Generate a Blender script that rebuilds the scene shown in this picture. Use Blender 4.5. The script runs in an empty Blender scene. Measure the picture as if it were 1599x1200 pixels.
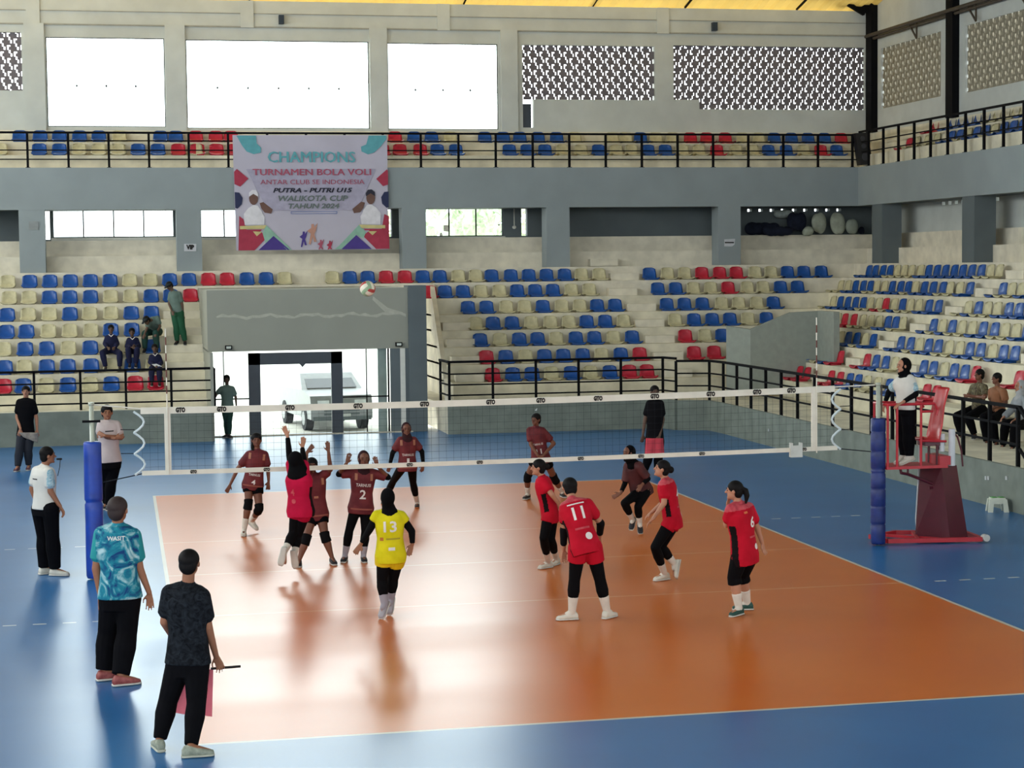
import bpy, bmesh, math, random
from mathutils import Vector, Matrix
from mathutils.bvhtree import BVHTree
random.seed(7)
PI = math.pi
sc = bpy.context.scene
COL = sc.collection

# ------------------------------------------------------------------ camera, world, lights, exposure
FPX = 2949.38                       # focal length in pixels of the 1599 x 1200 frame
CP = Vector((-4.9869, -24.8765, 3.9951))
YAW, PIT, ROL = 0.2040, -0.0625, -0.0113
cf = Vector((math.sin(YAW)*math.cos(PIT), math.cos(YAW)*math.cos(PIT), math.sin(PIT)))
cr0 = Vector((math.cos(YAW), -math.sin(YAW), 0)); cu0 = cr0.cross(cf)
cr = cr0*math.cos(ROL) + cu0*math.sin(ROL)
cu = -cr0*math.sin(ROL) + cu0*math.cos(ROL)
cam = bpy.data.cameras.new('camera')
camo = bpy.data.objects.new('camera', cam); COL.objects.link(camo)
cam.sensor_fit = 'HORIZONTAL'; cam.sensor_width = 36
cam.lens = FPX*36/1599
cam.clip_start = .1; cam.clip_end = 400
camo.matrix_world = Matrix(((cr.x, cu.x, -cf.x, CP.x), (cr.y, cu.y, -cf.y, CP.y), (cr.z, cu.z, -cf.z, CP.z), (0, 0, 0, 1)))
sc.camera = camo

wd = bpy.data.worlds.new('sky'); sc.world = wd; wd.use_nodes = True
wd.node_tree.nodes['Background'].inputs[0].default_value = (0.93, 0.98, 1.0, 1)
wd.node_tree.nodes['Background'].inputs[1].default_value = 9.0

def area(name, loc, size, direction, power, col=(1, 1, 1)):
    l = bpy.data.lights.new(name, 'AREA'); l.shape = 'RECTANGLE'; l.size, l.size_y = size
    l.energy = power; l.color = col
    o = bpy.data.objects.new(name, l); COL.objects.link(o); o.location = loc
    o.rotation_euler = Vector(direction).to_track_quat('-Z', 'Y').to_euler()
    return o
# daylight standing in the far window openings, then two added fill lamps
for a_, b_, c_, d_ in ((-6.78, -3.64, 7.9, 10.3), (-3.06, 1.97, 7.87, 10.28), (2.5, 5.64, 7.86, 10.26)):
    area('daylight_far_window', ((a_+b_)/2, 28.3, (c_+d_)/2), (b_-a_+.3, d_-c_+.3), (0, -1, 0), 40*PI*(b_-a_+.3)*(d_-c_+.3), (.93, .98, 1))
area('fill_light_west', (-17.3, 8, 8.6), (36, 3.2), (1, .1, -.12), 4700, (.95, 1, .98))  # unseen fill lamp added on the left to brighten the hall
area('fill_light_rear', (0, -34.3, 8.6), (26, 3.2), (0, 1, -.15), 4100, (.97, 1, 1))  # unseen fill lamp added behind the camera to lift the far side
sc.view_settings.view_transform = 'Standard'
sc.view_settings.look = 'None'
sc.view_settings.gamma = 1
sc.view_settings.use_curve_mapping = False
sc.view_settings.exposure = -1.02
sc.cycles.max_bounces = 5; sc.cycles.diffuse_bounces = 3; sc.cycles.glossy_bounces = 3
sc.cycles.transmission_bounces = 4; sc.cycles.transparent_max_bounces = 6
sc.cycles.use_denoising = True; sc.cycles.caustics_reflective = False; sc.cycles.caustics_refractive = False
sc.cycles.sample_clamp_indirect = 6

# ------------------------------------------------------------------ pixel -> point on a plane of the place
def ray(px, py):
    return cf + cr*((px-799.5)/FPX) + cu*(-(py-600)/FPX)
def onY(px, py, Y):
    d = ray(px, py); return CP + d*((Y-CP.y)/d.y)
def onX(px, py, X):
    d = ray(px, py); return CP + d*((X-CP.x)/d.x)
def onZ(px, py, Z=0):
    d = ray(px, py); return CP + d*((Z-CP.z)/d.z)

# ------------------------------------------------------------------ materials
def lin(c):
    if isinstance(c, str): c = tuple(int(c[i:i+2], 16)/255 for i in (0, 2, 4))
    return tuple(x/12.92 if x <= .04045 else ((x+.055)/1.055)**2.4 for x in c)
MATS = {}
def mat(name, c, rough=.6, spec=.4, metal=0, var=.08, scale=6, c2=None, bump=0, trans=0, dist=0, c3=None):
    if name in MATS: return MATS[name]
    m = bpy.data.materials.new(name); m.use_nodes = True; nt = m.node_tree; b = nt.nodes['Principled BSDF']
    a = lin(c)
    b.inputs['Roughness'].default_value = rough; b.inputs['Metallic'].default_value = metal
    b.inputs['Specular IOR Level'].default_value = spec
    tc = nt.nodes.new('ShaderNodeTexCoord'); nz = nt.nodes.new('ShaderNodeTexNoise')
    nz.inputs['Scale'].default_value = scale; nz.inputs['Detail'].default_value = 4; nz.inputs['Distortion'].default_value = dist
    nt.links.new(tc.outputs['Object'], nz.inputs['Vector'])
    rp = nt.nodes.new('ShaderNodeValToRGB'); rp.color_ramp.elements[0].position = .35; rp.color_ramp.elements[1].position = .68
    lo = tuple(x*(1-var) for x in a); hi = tuple(min(1, x*(1+var)) for x in a)
    if c2: hi = lin(c2)
    rp.color_ramp.elements[0].color = lo+(1,); rp.color_ramp.elements[1].color = hi+(1,)
    nt.links.new(nz.outputs['Fac'], rp.inputs['Fac']); nt.links.new(rp.outputs['Color'], b.inputs['Base Color'])
    if c3:
        e = rp.color_ramp.elements.new(.5); e.color = lin(c3)+(1,)
    if bump:
        bp = nt.nodes.new('ShaderNodeBump'); bp.inputs['Strength'].default_value = bump; bp.inputs['Distance'].default_value = .02
        nt.links.new(nz.outputs['Fac'], bp.inputs['Height']); nt.links.new(bp.outputs['Normal'], b.inputs['Normal'])
    if trans:
        t = nt.nodes.new('ShaderNodeBsdfTranslucent'); mx = nt.nodes.new('ShaderNodeMixShader'); mx.inputs[0].default_value = trans
        nt.links.new(rp.outputs['Color'], t.inputs['Color'])
        nt.links.new(b.outputs[0], mx.inputs[1]); nt.links.new(t.outputs[0], mx.inputs[2])
        nt.links.new(mx.outputs[0], nt.nodes['Material Output'].inputs['Surface'])
    MATS[name] = m; return m

# ------------------------------------------------------------------ mesh collector
class MB:
    def __init__(s): s.v = []; s.f = []; s.mi = []; s.cur = 0
    def add(s, vs, fs):
        n = len(s.v); s.v += [tuple(p) for p in vs]
        for f in fs: s.f.append(tuple(i+n for i in f)); s.mi.append(s.cur)
        return s
    def box(s, x0, x1, y0, y1, z0, z1):
        x0, x1 = min(x0, x1), max(x0, x1); y0, y1 = min(y0, y1), max(y0, y1); z0, z1 = min(z0, z1), max(z0, z1)
        return s.add([(x0,y0,z0),(x1,y0,z0),(x1,y1,z0),(x0,y1,z0),(x0,y0,z1),(x1,y0,z1),(x1,y1,z1),(x0,y1,z1)],
                     [(0,3,2,1),(4,5,6,7),(0,1,5,4),(1,2,6,5),(2,3,7,6),(3,0,4,7)])
    def rings(s, R, cap=True, closed=False):
        n = len(R[0]); vs = [p for r in R for p in r]; fs = []
        m = len(R)
        for i in range(m if closed else m-1):
            j = (i+1) % m
            for k in range(n):
                l = (k+1) % n; fs.append((i*n+k, i*n+l, j*n+l, j*n+k))
        if cap and not closed:
            fs.append(tuple(reversed(range(n)))); fs.append(tuple((m-1)*n+k for k in range(n)))
        return s.add(vs, fs)
    def tube(s, pts, r, n=8, cap=True, r2=None):
        pts = [Vector(p) for p in pts]; R = []; m = len(pts)
        t0 = (pts[1]-pts[0]).normalized()
        a = Vector((0,0,1)) if abs(t0.z) < .9 else Vector((1,0,0))
        u = t0.cross(a).normalized()
        for i, p in enumerate(pts):
            t = (pts[min(i+1,m-1)]-pts[max(i-1,0)])
            if t.length < 1e-9: t = t0
            t.normalize(); u = (u - t*u.dot(t)).normalized(); w = t.cross(u)
            rr = (r[i] if isinstance(r, (list, tuple)) else (r if r2 is None else r+(r2-r)*i/(m-1)))
            R.append([p + (u*math.cos(2*PI*k/n) + w*math.sin(2*PI*k/n))*rr for k in range(n)])
        return s.rings(R, cap)
    def bar(s, p, q, w, h=None, up=(0,0,1)):
        p, q = Vector(p), Vector(q); h = h or w; t = (q-p).normalized(); up = Vector(up)
        if abs(t.dot(up)) > .95: up = Vector((0,1,0))
        u = t.cross(up).normalized()*w/2; v = u.cross(t).normalized()*h/2
        return s.rings([[c-u-v, c+u-v, c+u+v, c-u+v] for c in (p, q)])
    def capsule(s, p, q, r0, r1, n=12):
        p, q = Vector(p), Vector(q); t = q-p
        if t.length < 1e-6: t = Vector((0,0,1e-4)); q = p+t
        t.normalize(); pts = []; rr = []
        for a in (-80, -50, -22): pts.append(p + t*(r0*math.sin(math.radians(a)))); rr.append(r0*math.cos(math.radians(a)))
        pts.append(p); rr.append(r0); pts.append(q); rr.append(r1)
        for a in (22, 50, 80): pts.append(q + t*(r1*math.sin(math.radians(a)))); rr.append(r1*math.cos(math.radians(a)))
        return s.tube2(pts, rr, t, n)
    def tube2(s, pts, rr, t, n=12):
        a = Vector((0,0,1)) if abs(t.z) < .9 else Vector((1,0,0)); u = t.cross(a).normalized(); w = t.cross(u)
        return s.rings([[p + (u*math.cos(2*PI*k/n) + w*math.sin(2*PI*k/n))*r for k in range(n)] for p, r in zip(pts, rr)])
    def frus(s, p, q, r0, r1, n=16):
        p, q = Vector(p), Vector(q); return s.tube2([p, (p+q)/2, q], [r0, (r0+r1)/2, r1], (q-p).normalized(), n)
    def loft(s, secs, n=20, e=2.3):
        R = []
        for c, u, v in secs:
            c, u, v = Vector(c), Vector(u), Vector(v); ring = []
            for k in range(n):
                a = 2*PI*k/n; ca, sa = math.cos(a), math.sin(a)
                x = math.copysign(abs(ca)**(2/e), ca); y = math.copysign(abs(sa)**(2/e), sa)
                ring.append(c + u*x + v*y)
            R.append(ring)
        return s.rings(R)
    def ell(s, c, a, b, d, n=16, m=10):
        """ellipsoid with semi-axis vectors a, b, d (d = pole axis)"""
        c, a, b, d = Vector(c), Vector(a), Vector(b), Vector(d); R = []
        for i in range(m+1):
            th = -PI/2 + PI*(i+.001)/(m+.002) if 0 < i < m else (-PI/2+.08 if i == 0 else PI/2-.08)
            R.append([c + (a*math.cos(2*PI*k/n) + b*math.sin(2*PI*k/n))*math.cos(th) + d*math.sin(th) for k in range(n)])
        return s.rings(R)
    def prism(s, poly, d):
        """extrude a 3D polygon along d"""
        P = [Vector(p) for p in poly]; d = Vector(d); return s.rings([P, [p+d for p in P]])
    def mesh(s, name):
        me = bpy.data.meshes.new(name); me.from_pydata(s.v, [], s.f); 
        bm = bmesh.new(); bm.from_mesh(me); bmesh.ops.recalc_face_normals(bm, faces=bm.faces); bm.to_mesh(me); bm.free()
        return me
    def build(s, name, m, parent=None, smooth=False, auto=None):
        me = s.mesh(name)
        ms = m if isinstance(m, (list, tuple)) else [m]
        for x in ms: me.materials.append(x)
        if len(ms) > 1: me.polygons.foreach_set('material_index', s.mi)
        return link(name, me, parent, smooth)
def link(name, me, parent=None, smooth=False):
    if smooth: me.polygons.foreach_set('use_smooth', [True]*len(me.polygons))
    me.update()
    o = bpy.data.objects.new(name, me); COL.objects.link(o)
    if parent is not None:
        o.parent = parent; o.matrix_parent_inverse = Matrix.Translation(-Vector(parent.location)) if parent.location.length else Matrix()
    return o
def tag(o, label=None, cat=None, group=None, kind=None):
    if label: o['label'] = label
    if cat: o['category'] = cat
    if group: o['group'] = group
    if kind: o['kind'] = kind
    return o
def thing(name, label, cat, loc=(0,0,0), group=None):
    o = bpy.data.objects.new(name, None); COL.objects.link(o); o.location = loc; o.empty_display_size = .2
    return tag(o, label, cat, group)
def struct(name, mb, m, smooth=False):
    return tag(mb.build(name, m, None, smooth), kind='structure')
def remesh(mb, name, m, parent, voxel=.01, smooth=4, keep=False):
    me = mb.mesh(name+'_src'); o = bpy.data.objects.new(name+'_src', me); COL.objects.link(o)
    r = o.modifiers.new('r', 'REMESH'); r.mode = 'VOXEL'; r.voxel_size = voxel; r.adaptivity = 0
    if smooth:
        q = o.modifiers.new('s', 'SMOOTH'); q.factor = .5; q.iterations = smooth
    dg = bpy.context.evaluated_depsgraph_get(); ev = o.evaluated_get(dg)
    nm = bpy.data.meshes.new_from_object(ev); nm.name = name
    bpy.data.objects.remove(o); bpy.data.meshes.remove(me)
    nm.materials.clear()
    for x in (m if isinstance(m, (list, tuple)) else [m]): nm.materials.append(x)
    return link(name, nm, parent, True)
def text_mesh(txt, size, bold=0.0, shear=0, space=1.0, depth=0.0):
    cu_ = bpy.data.curves.new('t', 'FONT'); cu_.body = txt; cu_.size = size; cu_.align_x = 'CENTER'; cu_.align_y = 'CENTER'
    cu_.offset = bold; cu_.shear = shear; cu_.space_character = space; cu_.resolution_u = 2; cu_.extrude = depth
    o = bpy.data.objects.new('t', cu_); COL.objects.link(o)
    dg = bpy.context.evaluated_depsgraph_get(); me = bpy.data.meshes.new_from_object(o.evaluated_get(dg))
    bpy.data.objects.remove(o); bpy.data.curves.remove(cu_)
    return me
def flat_text(txt, size, origin, ux, uy, m, parent, width=None, bold=0.0, shear=0, lift=.004, name='lettering', depth=.002):
    """lettering lying on a plane; ux right, uy up (unit vectors)"""
    me = text_mesh(txt, size, bold, shear, depth=depth)
    ux, uy, o = Vector(ux), Vector(uy), Vector(origin); nn = ux.cross(uy)
    xs = [v.co.x for v in me.vertices] or [0]; w = max(xs)-min(xs); k = (width/w) if width and w else 1
    cx = (max(xs)+min(xs))/2
    for v in me.vertices: v.co = o + ux*((v.co.x-cx)*k) + uy*v.co.y + nn*(v.co.z+lift)
    me.materials.clear(); me.materials.append(m)
    return link(name, me, parent)
# ------------------------------------------------------------------ the hall
M_plaster = mat('warm_plaster', 'c2c6c0', .85, .2, var=.07, scale=1.3, bump=.05)
M_conc = mat('cream_concrete', 'dad3bb', .85, .2, var=.13, scale=2.2, bump=.12)
M_step = mat('pale_concrete', 'ddd6c2', .85, .2, var=.1, scale=3, bump=.1)
M_grey = mat('grey_paint', '8f9899', .7, .3, var=.05, scale=1.1, bump=.04)
M_dgrey = mat('slate_paint', '626b6d', .7, .3, var=.06, scale=1.4)
M_low = mat('grey_green_plinth', '7a8177', .8, .25, var=.14, scale=2.5, bump=.15)
M_white = mat('white_paint', 'd6d6cc', .6, .3, var=.05)
M_black = mat('black_steel', '0a0a0d', .75, .12, var=.1)
M_dframe = mat('dark_frame', '25303a', .4, .5, var=.08)
M_rust = mat('brown_steel', '4a4034', .6, .4, var=.2, scale=4)
M_glass = bpy.data.materials.new('clear_glass'); M_glass.use_nodes = True
nt = M_glass.node_tree; nt.nodes.remove(nt.nodes['Principled BSDF'])
gb = nt.nodes.new('ShaderNodeBsdfGlossy'); gb.inputs['Roughness'].default_value = .03
tb = nt.nodes.new('ShaderNodeBsdfTransparent'); tb.inputs['Color'].default_value = (.93, .97, .96, 1)
fr = nt.nodes.new('ShaderNodeFresnel'); fr.inputs['IOR'].default_value = 1.3
mx = nt.nodes.new('ShaderNodeMixShader')
nt.links.new(fr.outputs[0], mx.inputs[0]); nt.links.new(tb.outputs[0], mx.inputs[1]); nt.links.new(gb.outputs[0], mx.inputs[2])
nt.links.new(mx.outputs[0], nt.nodes['Material Output'].inputs['Surface'])

def floor_mat(name, c, c2):
    m = bpy.data.materials.new(name); m.use_nodes = True; nt = m.node_tree; b = nt.nodes['Principled BSDF']
    tc = nt.nodes.new('ShaderNodeTexCoord')
    n1 = nt.nodes.new('ShaderNodeTexNoise'); n1.inputs['Scale'].default_value = .6; n1.inputs['Detail'].default_value = 5
    mp = nt.nodes.new('ShaderNodeMapping'); mp.inputs['Scale'].default_value = (.3, 1.1, 1)
    n2 = nt.nodes.new('ShaderNodeTexNoise'); n2.inputs['Scale'].default_value = 1.0; n2.inputs['Detail'].default_value = 2
    nt.links.new(tc.outputs['Object'], n1.inputs['Vector']); nt.links.new(tc.outputs['Object'], mp.inputs['Vector']); nt.links.new(mp.outputs[0], n2.inputs['Vector'])
    rp = nt.nodes.new('ShaderNodeValToRGB'); rp.color_ramp.elements[0].color = lin(c)+(1,); rp.color_ramp.elements[1].color = lin(c2)+(1,)
    rp.color_ramp.elements[0].position = .3; rp.color_ramp.elements[1].position = .75
    nt.links.new(n1.outputs['Fac'], rp.inputs[0]); nt.links.new(rp.outputs[0], b.inputs['Base Color'])
    mr = nt.nodes.new('ShaderNodeMapRange'); mr.inputs['To Min'].default_value = .278; mr.inputs['To Max'].default_value = .31
    nt.links.new(n2.outputs['Fac'], mr.inputs['Value']); nt.links.new(mr.outputs[0], b.inputs['Roughness'])
    b.inputs['IOR'].default_value = 1.5; b.inputs['Specular IOR Level'].default_value = .5
    return m
M_blue = floor_mat('blue_court_vinyl', '205f96', '266ba4')
M_orange = floor_mat('orange_court_vinyl', 'c4600f', 'cc6a16')
M_line = floor_mat('white_court_line', 'bdb7a8', 'c9c4b6'); M_line2 = floor_mat('faded_court_line', 'cf8a5c', 'd49a70'); M_dash = floor_mat('white_dash', 'c4c8c6', 'd0d4d2')
M_seam = mat('floor_seam', '1a3146', .5, .4)
# floor: one slab cut along the painted lines
lw = .05
dash = [4.5+.4+i*.33 for i in range(6)]
xs = {-17, 17.2, -4.5, -4.5+lw, 4.5-lw, 4.5}
for d in dash:
    for sg in (1, -1): xs |= {sg*d, sg*(d+.15)}
ys = {-34, 20.9, -9, -9+lw, -3-lw, -3, -lw/2, lw/2, 3, 3+lw, 9-lw, 9, 12, -12}
xs, ys = sorted(xs), sorted(ys)
fb = MB()
def inr(x, a, b): return a-1e-6 < x < b+1e-6
for i in range(len(xs)-1):
    for j in range(len(ys)-1):
        x, y = (xs[i]+xs[i+1])/2, (ys[j]+ys[j+1])/2
        ins = inr(x, -4.5, 4.5) and inr(y, -9, 9)
        k = 1 if ins else 0
        if ins and (inr(x, -4.5, -4.5+lw) or inr(x, 4.5-lw, 4.5) or inr(y, -9, -9+lw) or inr(y, 9-lw, 9) or inr(y, -3-lw, -3) or inr(y, 3, 3+lw) or inr(y, -lw/2, lw/2)): k = 2
        if k == 2 and abs(x) < 4.4 and abs(y) < 8.8: k = 3
        if not ins and (inr(y, -3-lw, -3) or inr(y, 3, 3+lw)) and any(inr(abs(x), d, d+.15) for d in dash): k = 4
        fb.cur = k
        fb.add([(xs[i],ys[j],0),(xs[i+1],ys[j],0),(xs[i+1],ys[j+1],0),(xs[i],ys[j+1],0)], [(0,1,2,3)])
fl = struct('floor', fb, [M_blue, M_orange, M_line, M_line2, M_dash])

Z = [3.96, 3.56, 3.15, 2.73, 2.32, 1.91, 1.49, 1.07]
YR = [26.06-.62*k for k in range(8)]; XR = [15.56-.62*k for k in range(8)]
WZ = .66
XL, XE, XE2 = -13.0, -2.95, 3.15          # left end, left edge of the entrance, right edge of it
# far stand, left block
g = MB()
for k in range(2, 8): g.box(XL, XE, YR[k], 25.5, (Z[k+1] if k < 7 else WZ)-.05, Z[k])
g.box(XL, XE, 19.42, 25.5, 0, WZ); g.box(XL, XE, 19.4, 19.55, 0, WZ+.14)
struct('grandstand_far_left', g, M_conc)
# far stand, right block, mitred into the side stand; row one runs over the entrance
g = MB()
def poly(k):            # outline of a tier behind riser k
    return [(XE2, YR[k]), (XR[k], YR[k]), (XR[k], -8), (17.0, -8), (17.0, 28.1), (XE2, 28.1)]
for k in range(2, 8):
    z0 = (Z[k+1] if k < 7 else WZ)-.05
    g.prism([(x, y, z0) for x, y in poly(k)], (0, 0, Z[k]-z0))
g.prism([(2.6, 19.4, 0), (7.95, 19.4, 0), (8.1, 18.75, 0), (8.82, 18.5, 0), (8.9, 17.6, 0), (8.9, -8, 0), (17, -8, 0), (17, 28.1, 0), (2.6, 28.1, 0)], (0, 0, WZ))
struct('grandstand_corner', g, M_conc)
g = MB()
g.prism([(x, y, Z[2]) for x, y in [(XL, YR[1]), (XR[1], YR[1]), (XR[1], -8), (17, -8), (17, 28.1), (XL, 28.1)]], (0, 0, Z[1]-Z[2]))
g.prism([(x, y, Z[1]-.01) for x, y in [(XL, YR[0]), (XR[0], YR[0]), (XR[0], -8), (17, -8), (17, 28.1), (XL, 28.1)]], (0, 0, Z[0]-Z[1]))
g.prism([(x, y, Z[0]-.01) for x, y in [(XL, 26.9), (16.3, 26.9), (16.3, -8), (17, -8), (17, 28.1), (XL, 28.1)]], (0, 0, .43))
g.prism([(x, y, Z[0]+.4) for x, y in [(XL, 27.45), (16.7, 27.45), (16.7, -8), (17, -8), (17, 28.1), (XL, 28.1)]], (0, 0, .44))
struct('grandstand_upper_steps', g, M_step)
# plinth walls in front of the walkways (grey-green) and their caps
g = MB(); g.box(XL, XE, 19.33, 19.41, 0, WZ+.12)
struct('wall_plinth_far_left', g, M_low)
g = MB()
pl = [(2.6, 19.4), (7.95, 19.4), (8.1, 18.75), (8.82, 18.5), (8.9, 17.6), (8.9, -8)]
for a, b in zip(pl, pl[1:]):
    d = Vector((b[0]-a[0], b[1]-a[1], 0)).normalized(); nrm = Vector((d.y, -d.x, 0))*-.08
    g.prism([(a[0], a[1], 0), (b[0], b[1], 0), (b[0]+nrm.x*-1, b[1]+nrm.y*-1, 0), (a[0]+nrm.x*-1, a[1]+nrm.y*-1, 0)], (0, 0, WZ+.06))
struct('wall_plinth_far_right', g, M_low)
# half steps in the aisles
def step(name, x0, x1, y0, y1, z0, z1):
    g = MB(); g.box(x0, x1, y0, y1, z0, z1); struct(name, g, M_step)
g = MB()
gaps = {0: 8.35, 1: 8.72, 2: 8.5, 3: 8.85, 4: 8.9, 5: 9.0, 6: 9.05, 7: 9.1}
g.box(7.95, 8.75, 26.62, 26.92, Z[0], Z[0]+.2)
for k in range(1, 8):
    g.box(gaps[k]-.4, gaps[k]+.4, YR[k-1]-.28, YR[k-1], Z[k], Z[k]+.2)
for k in range(3, 8): g.box(XE-.95, XE-.02, YR[k-1]-.3, YR[k-1], Z[k], Z[k]+.205)
g.box(XE-.95, XE-.02, YR[7]-.3, YR[7], WZ, WZ+.2)
for k in range(4, 8): g.box(XE2+.12, XE2+.85, YR[k-1]-.3, YR[k-1], Z[k], Z[k]+.205)
for k, yy in {1: 15.6, 2: 15.9, 3: 16.2, 4: 16.8, 5: 17.2, 6: 17.75, 7: 18.4}.items():
    g.box(XR[k-1]-.28, XR[k-1], yy-.45, yy+.45, Z[k], Z[k]+.2)
for k, yy in {6: 14.5, 7: 12.9, 5: 9.9}.items():
    g.box(XR[k-1]-.28, XR[k-1], yy-.45, yy+.45, Z[k], Z[k]+.2)
struct('aisle_steps', g, M_step)

# entrance box between the blocks
g = MB()
g.box(XE-.02, 1.84, 20.5, 25.5, 2.03, 3.5)
g.box(XE-.02, XE+.05, 19.42, 25.5, 0, 2.05)
struct('wall_entrance_lintel', g, mat('stained_lintel_paint', '9b9c8f', .8, .2, var=.04, scale=.9, bump=.04))
g = MB(); g.box(1.84, 2.28, 20.4, 21.1, 0, 3.55); struct('wall_entrance_pillar', g, M_dgrey)
# raked wall on the right of the entrance, open below towards the yard
g = MB()
side = [(19.4, .0), (19.4, WZ+.1), (20.6, 1.3), (25.4, Z[1]-.02), (25.4, 2.3), (21.6, 1.75), (20.3, .9), (20.2, 0)]
def sx(y): return 2.6 + (y-19.4)*.098
A = [Vector((sx(y), y, z)) for y, z in side]
g.prism(A, (.12, 0, 0)); 
struct('wall_entrance_rake', g, M_step)
# pale water stain on the lintel
g = MB(); up_ = []; dn_ = []
for i in range(33):
    x = -2.75+i*.142; z = 2.86+.03*math.sin(i*.9)+.02*math.sin(i*2.3); t_ = .018+.022*abs(math.sin(i*1.7)); up_.append((x, 20.495, z+t_)); dn_.append((x, 20.495, z-t_))
n_ = len(up_); g.add(up_+dn_, [(i, i+1, n_+i+1, n_+i) for i in range(n_-1)])
g.prism([(1.0, 20.494, 3.30), (1.35, 20.494, 3.02), (1.72, 20.494, 2.90), (1.72, 20.494, 2.84), (1.3, 20.494, 2.90), (.98, 20.494, 3.22)], (0, .003, 0))
struct('wall_stain', g, mat('lime_stain', 'b4b3a4', .9, .1, var=.08, scale=9))
# glazed front of the entrance: frame, panes
g = MB()
g.box(-2.02, .23, 20.5, 20.62, 1.70, 1.98); g.box(-2.02, -1.74, 20.5, 20.62, 0, 1.98); g.box(-.04, .23, 20.5, 20.62, 0, 1.98)
door = thing('door_1', None, None, (-.9, 20.55, 0)); door['kind'] = 'structure'
g.build('door_frame', M_dframe, door)
g = MB(); g.box(-1.74, -.04, 20.56, 20.57, .02, 1.70); g.build('door_pane', M_glass, door)
g = MB(); g.prism([(-.8, 20.5, 1.70), (-.66, 20.5, 1.70), (-.73, 20.5, 1.62)], (0, .06, 0)); g.build('door_closer', M_dframe, door)
w = thing('window_1', None, None, (.8, 20.55, 0)); w['kind'] = 'structure'
g = MB(); g.box(1.33, 1.37, 20.5, 20.56, 0, 2.03); g.box(.23, 1.35, 20.5, 20.56, .86, .89); g.box(.8, .825, 20.5, 20.54, 0, 2.03); g.build('window_frame', M_black, w)
g = MB(); g.box(.23, 1.33, 20.53, 20.54, 0, 2.03); g.build('window_pane', M_glass, w)
w = thing('window_2', None, None, (-2.5, 20.55, 0)); w['kind'] = 'structure'
g = MB(); g.box(-2.9, -2.02, 20.5, 20.55, .88, .91); g.box(-2.62, -2.595, 20.5, 20.54, 1.2, 2.03); g.build('window_frame', M_black, w)
g = MB(); g.box(-2.9, -2.02, 20.53, 20.54, 0, 2.03); g.build('window_pane', M_glass, w)
g = MB(); g.box(1.12, 1.33, 20.7, 20.8, 0, 2.03); struct('wall_entrance_grey', g, mat('pale_grey_panel', 'b9c0b8', .5, .3))
g = MB(); g.box(1.40, 1.63, 20.45, 20.6, 0, 2.03); struct('wall_entrance_post', g, M_dgrey)
g = MB(); g.box(1.63, 1.75, 20.43, 20.55, 0, 2.03); struct('trim_1', g, M_white)
g = MB(); g.box(1.75, 1.9, 20.45, 20.6, 0, 2.03); struct('wall_entrance_inner', g, M_dgrey)
g = MB(); g.box(-2.86, 1.9, 20.3, 20.5, 0, .02); struct('trim_2', g, M_step)
# corner access box: grey parapet that climbs with the side stand
g = MB()
g.prism([(10.38, 20.0, .7), (12.24, 20.0, .7), (12.24, 20.0, 2.78), (11.44, 20.0, 2.75), (10.38, 20.0, 2.34)], (0, .15, 0))
g.prism([(9.88, 20.4, .7), (10.38, 20.0, .7), (10.38, 20.0, 2.34), (9.88, 20.4, 2.43)], (.12, .12, 0))
g.box(12.15, 12.3, 18.9, 20.1, .7, 2.78)
struct('wall_corner_parapet', g, mat('light_grey_paint', '92988f', .75, .3, var=.06))

# balcony: fascia, floor, two tiers
g = MB()
g.prism([(x, y, 5.6) for x, y in [(XL, 26.27), (15.77, 26.27), (15.77, -8), (16.0, -8), (16.0, 26.5), (XL, 26.5)]], (0, 0, 1.1))
struct('wall_balcony_fascia', g, M_grey)
g = MB()
g.prism([(x, y, 6.4) for x, y in [(XL, 26.5), (16.0, 26.5), (16.0, -8), (17, -8), (17, 28.1), (XL, 28.1)]], (0, 0, .3))
g.prism([(x, y, 6.69) for x, y in [(XL, 26.72), (16.0, 26.72), (16.0, -8), (17, -8), (17, 28.1), (XL, 28.1)]], (0, 0, .36))
g.prism([(x, y, 7.04) for x, y in [(XL, 27.32), (16.46, 27.32), (16.46, -8), (17, -8), (17, 28.1), (XL, 28.1)]], (0, 0, .40))
struct('balcony_tiers', g, M_conc)
g = MB(); g.box(XL, 17, 26.5, 28.1, 5.62, 5.7); g.box(16.0, 17, -8, 26.5, 5.62, 5.7); struct('ceiling_under_balcony', g, M_dgrey)
# columns under the balcony
for i, x in enumerate((-11.2, -7.2, -3.14, 2.92, 6.95, 11.92)):
    g = MB(); g.box(x-.33, x+.33, 26.28, 26.88, Z[0]-.02, 5.65); struct('pillar_far', g, M_grey)
for y in (24.6, 18.8, 12.8):
    g = MB(); g.box(15.8, 16.38, y, y+.7, Z[0]-.02, 5.65); struct('pillar_side', g, M_dgrey)

def walled(name, ax, at, th, u0, u1, z0, z1, holes, m):
    us = sorted({u0, u1} | {h[0] for h in holes} | {h[1] for h in holes}); zs = sorted({z0, z1} | {h[2] for h in holes} | {h[3] for h in holes})
    g = MB()
    for i in range(len(us)-1):
        run = None
        for j in range(len(zs)-1):
            u, z = (us[i]+us[i+1])/2, (zs[j]+zs[j+1])/2
            solid = not any(h[0] < u < h[1] and h[2] < z < h[3] for h in holes)
            if solid: run = run or zs[j]
            if run is not None and (not solid or j == len(zs)-2):
                top = zs[j] if not solid else zs[j+1]
                if ax == 'Y': g.box(us[i], us[i+1], at, at+th, run, top)
                else: g.box(at, at+th, us[i], us[i+1], run, top)
                run = None
    return struct(name, g, m)
FW = 28.0
UW = [(-6.78, -3.64, 7.9, 10.3), (-3.06, 1.97, 7.87, 10.28), (2.5, 5.64, 7.86, 10.26)]
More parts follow.
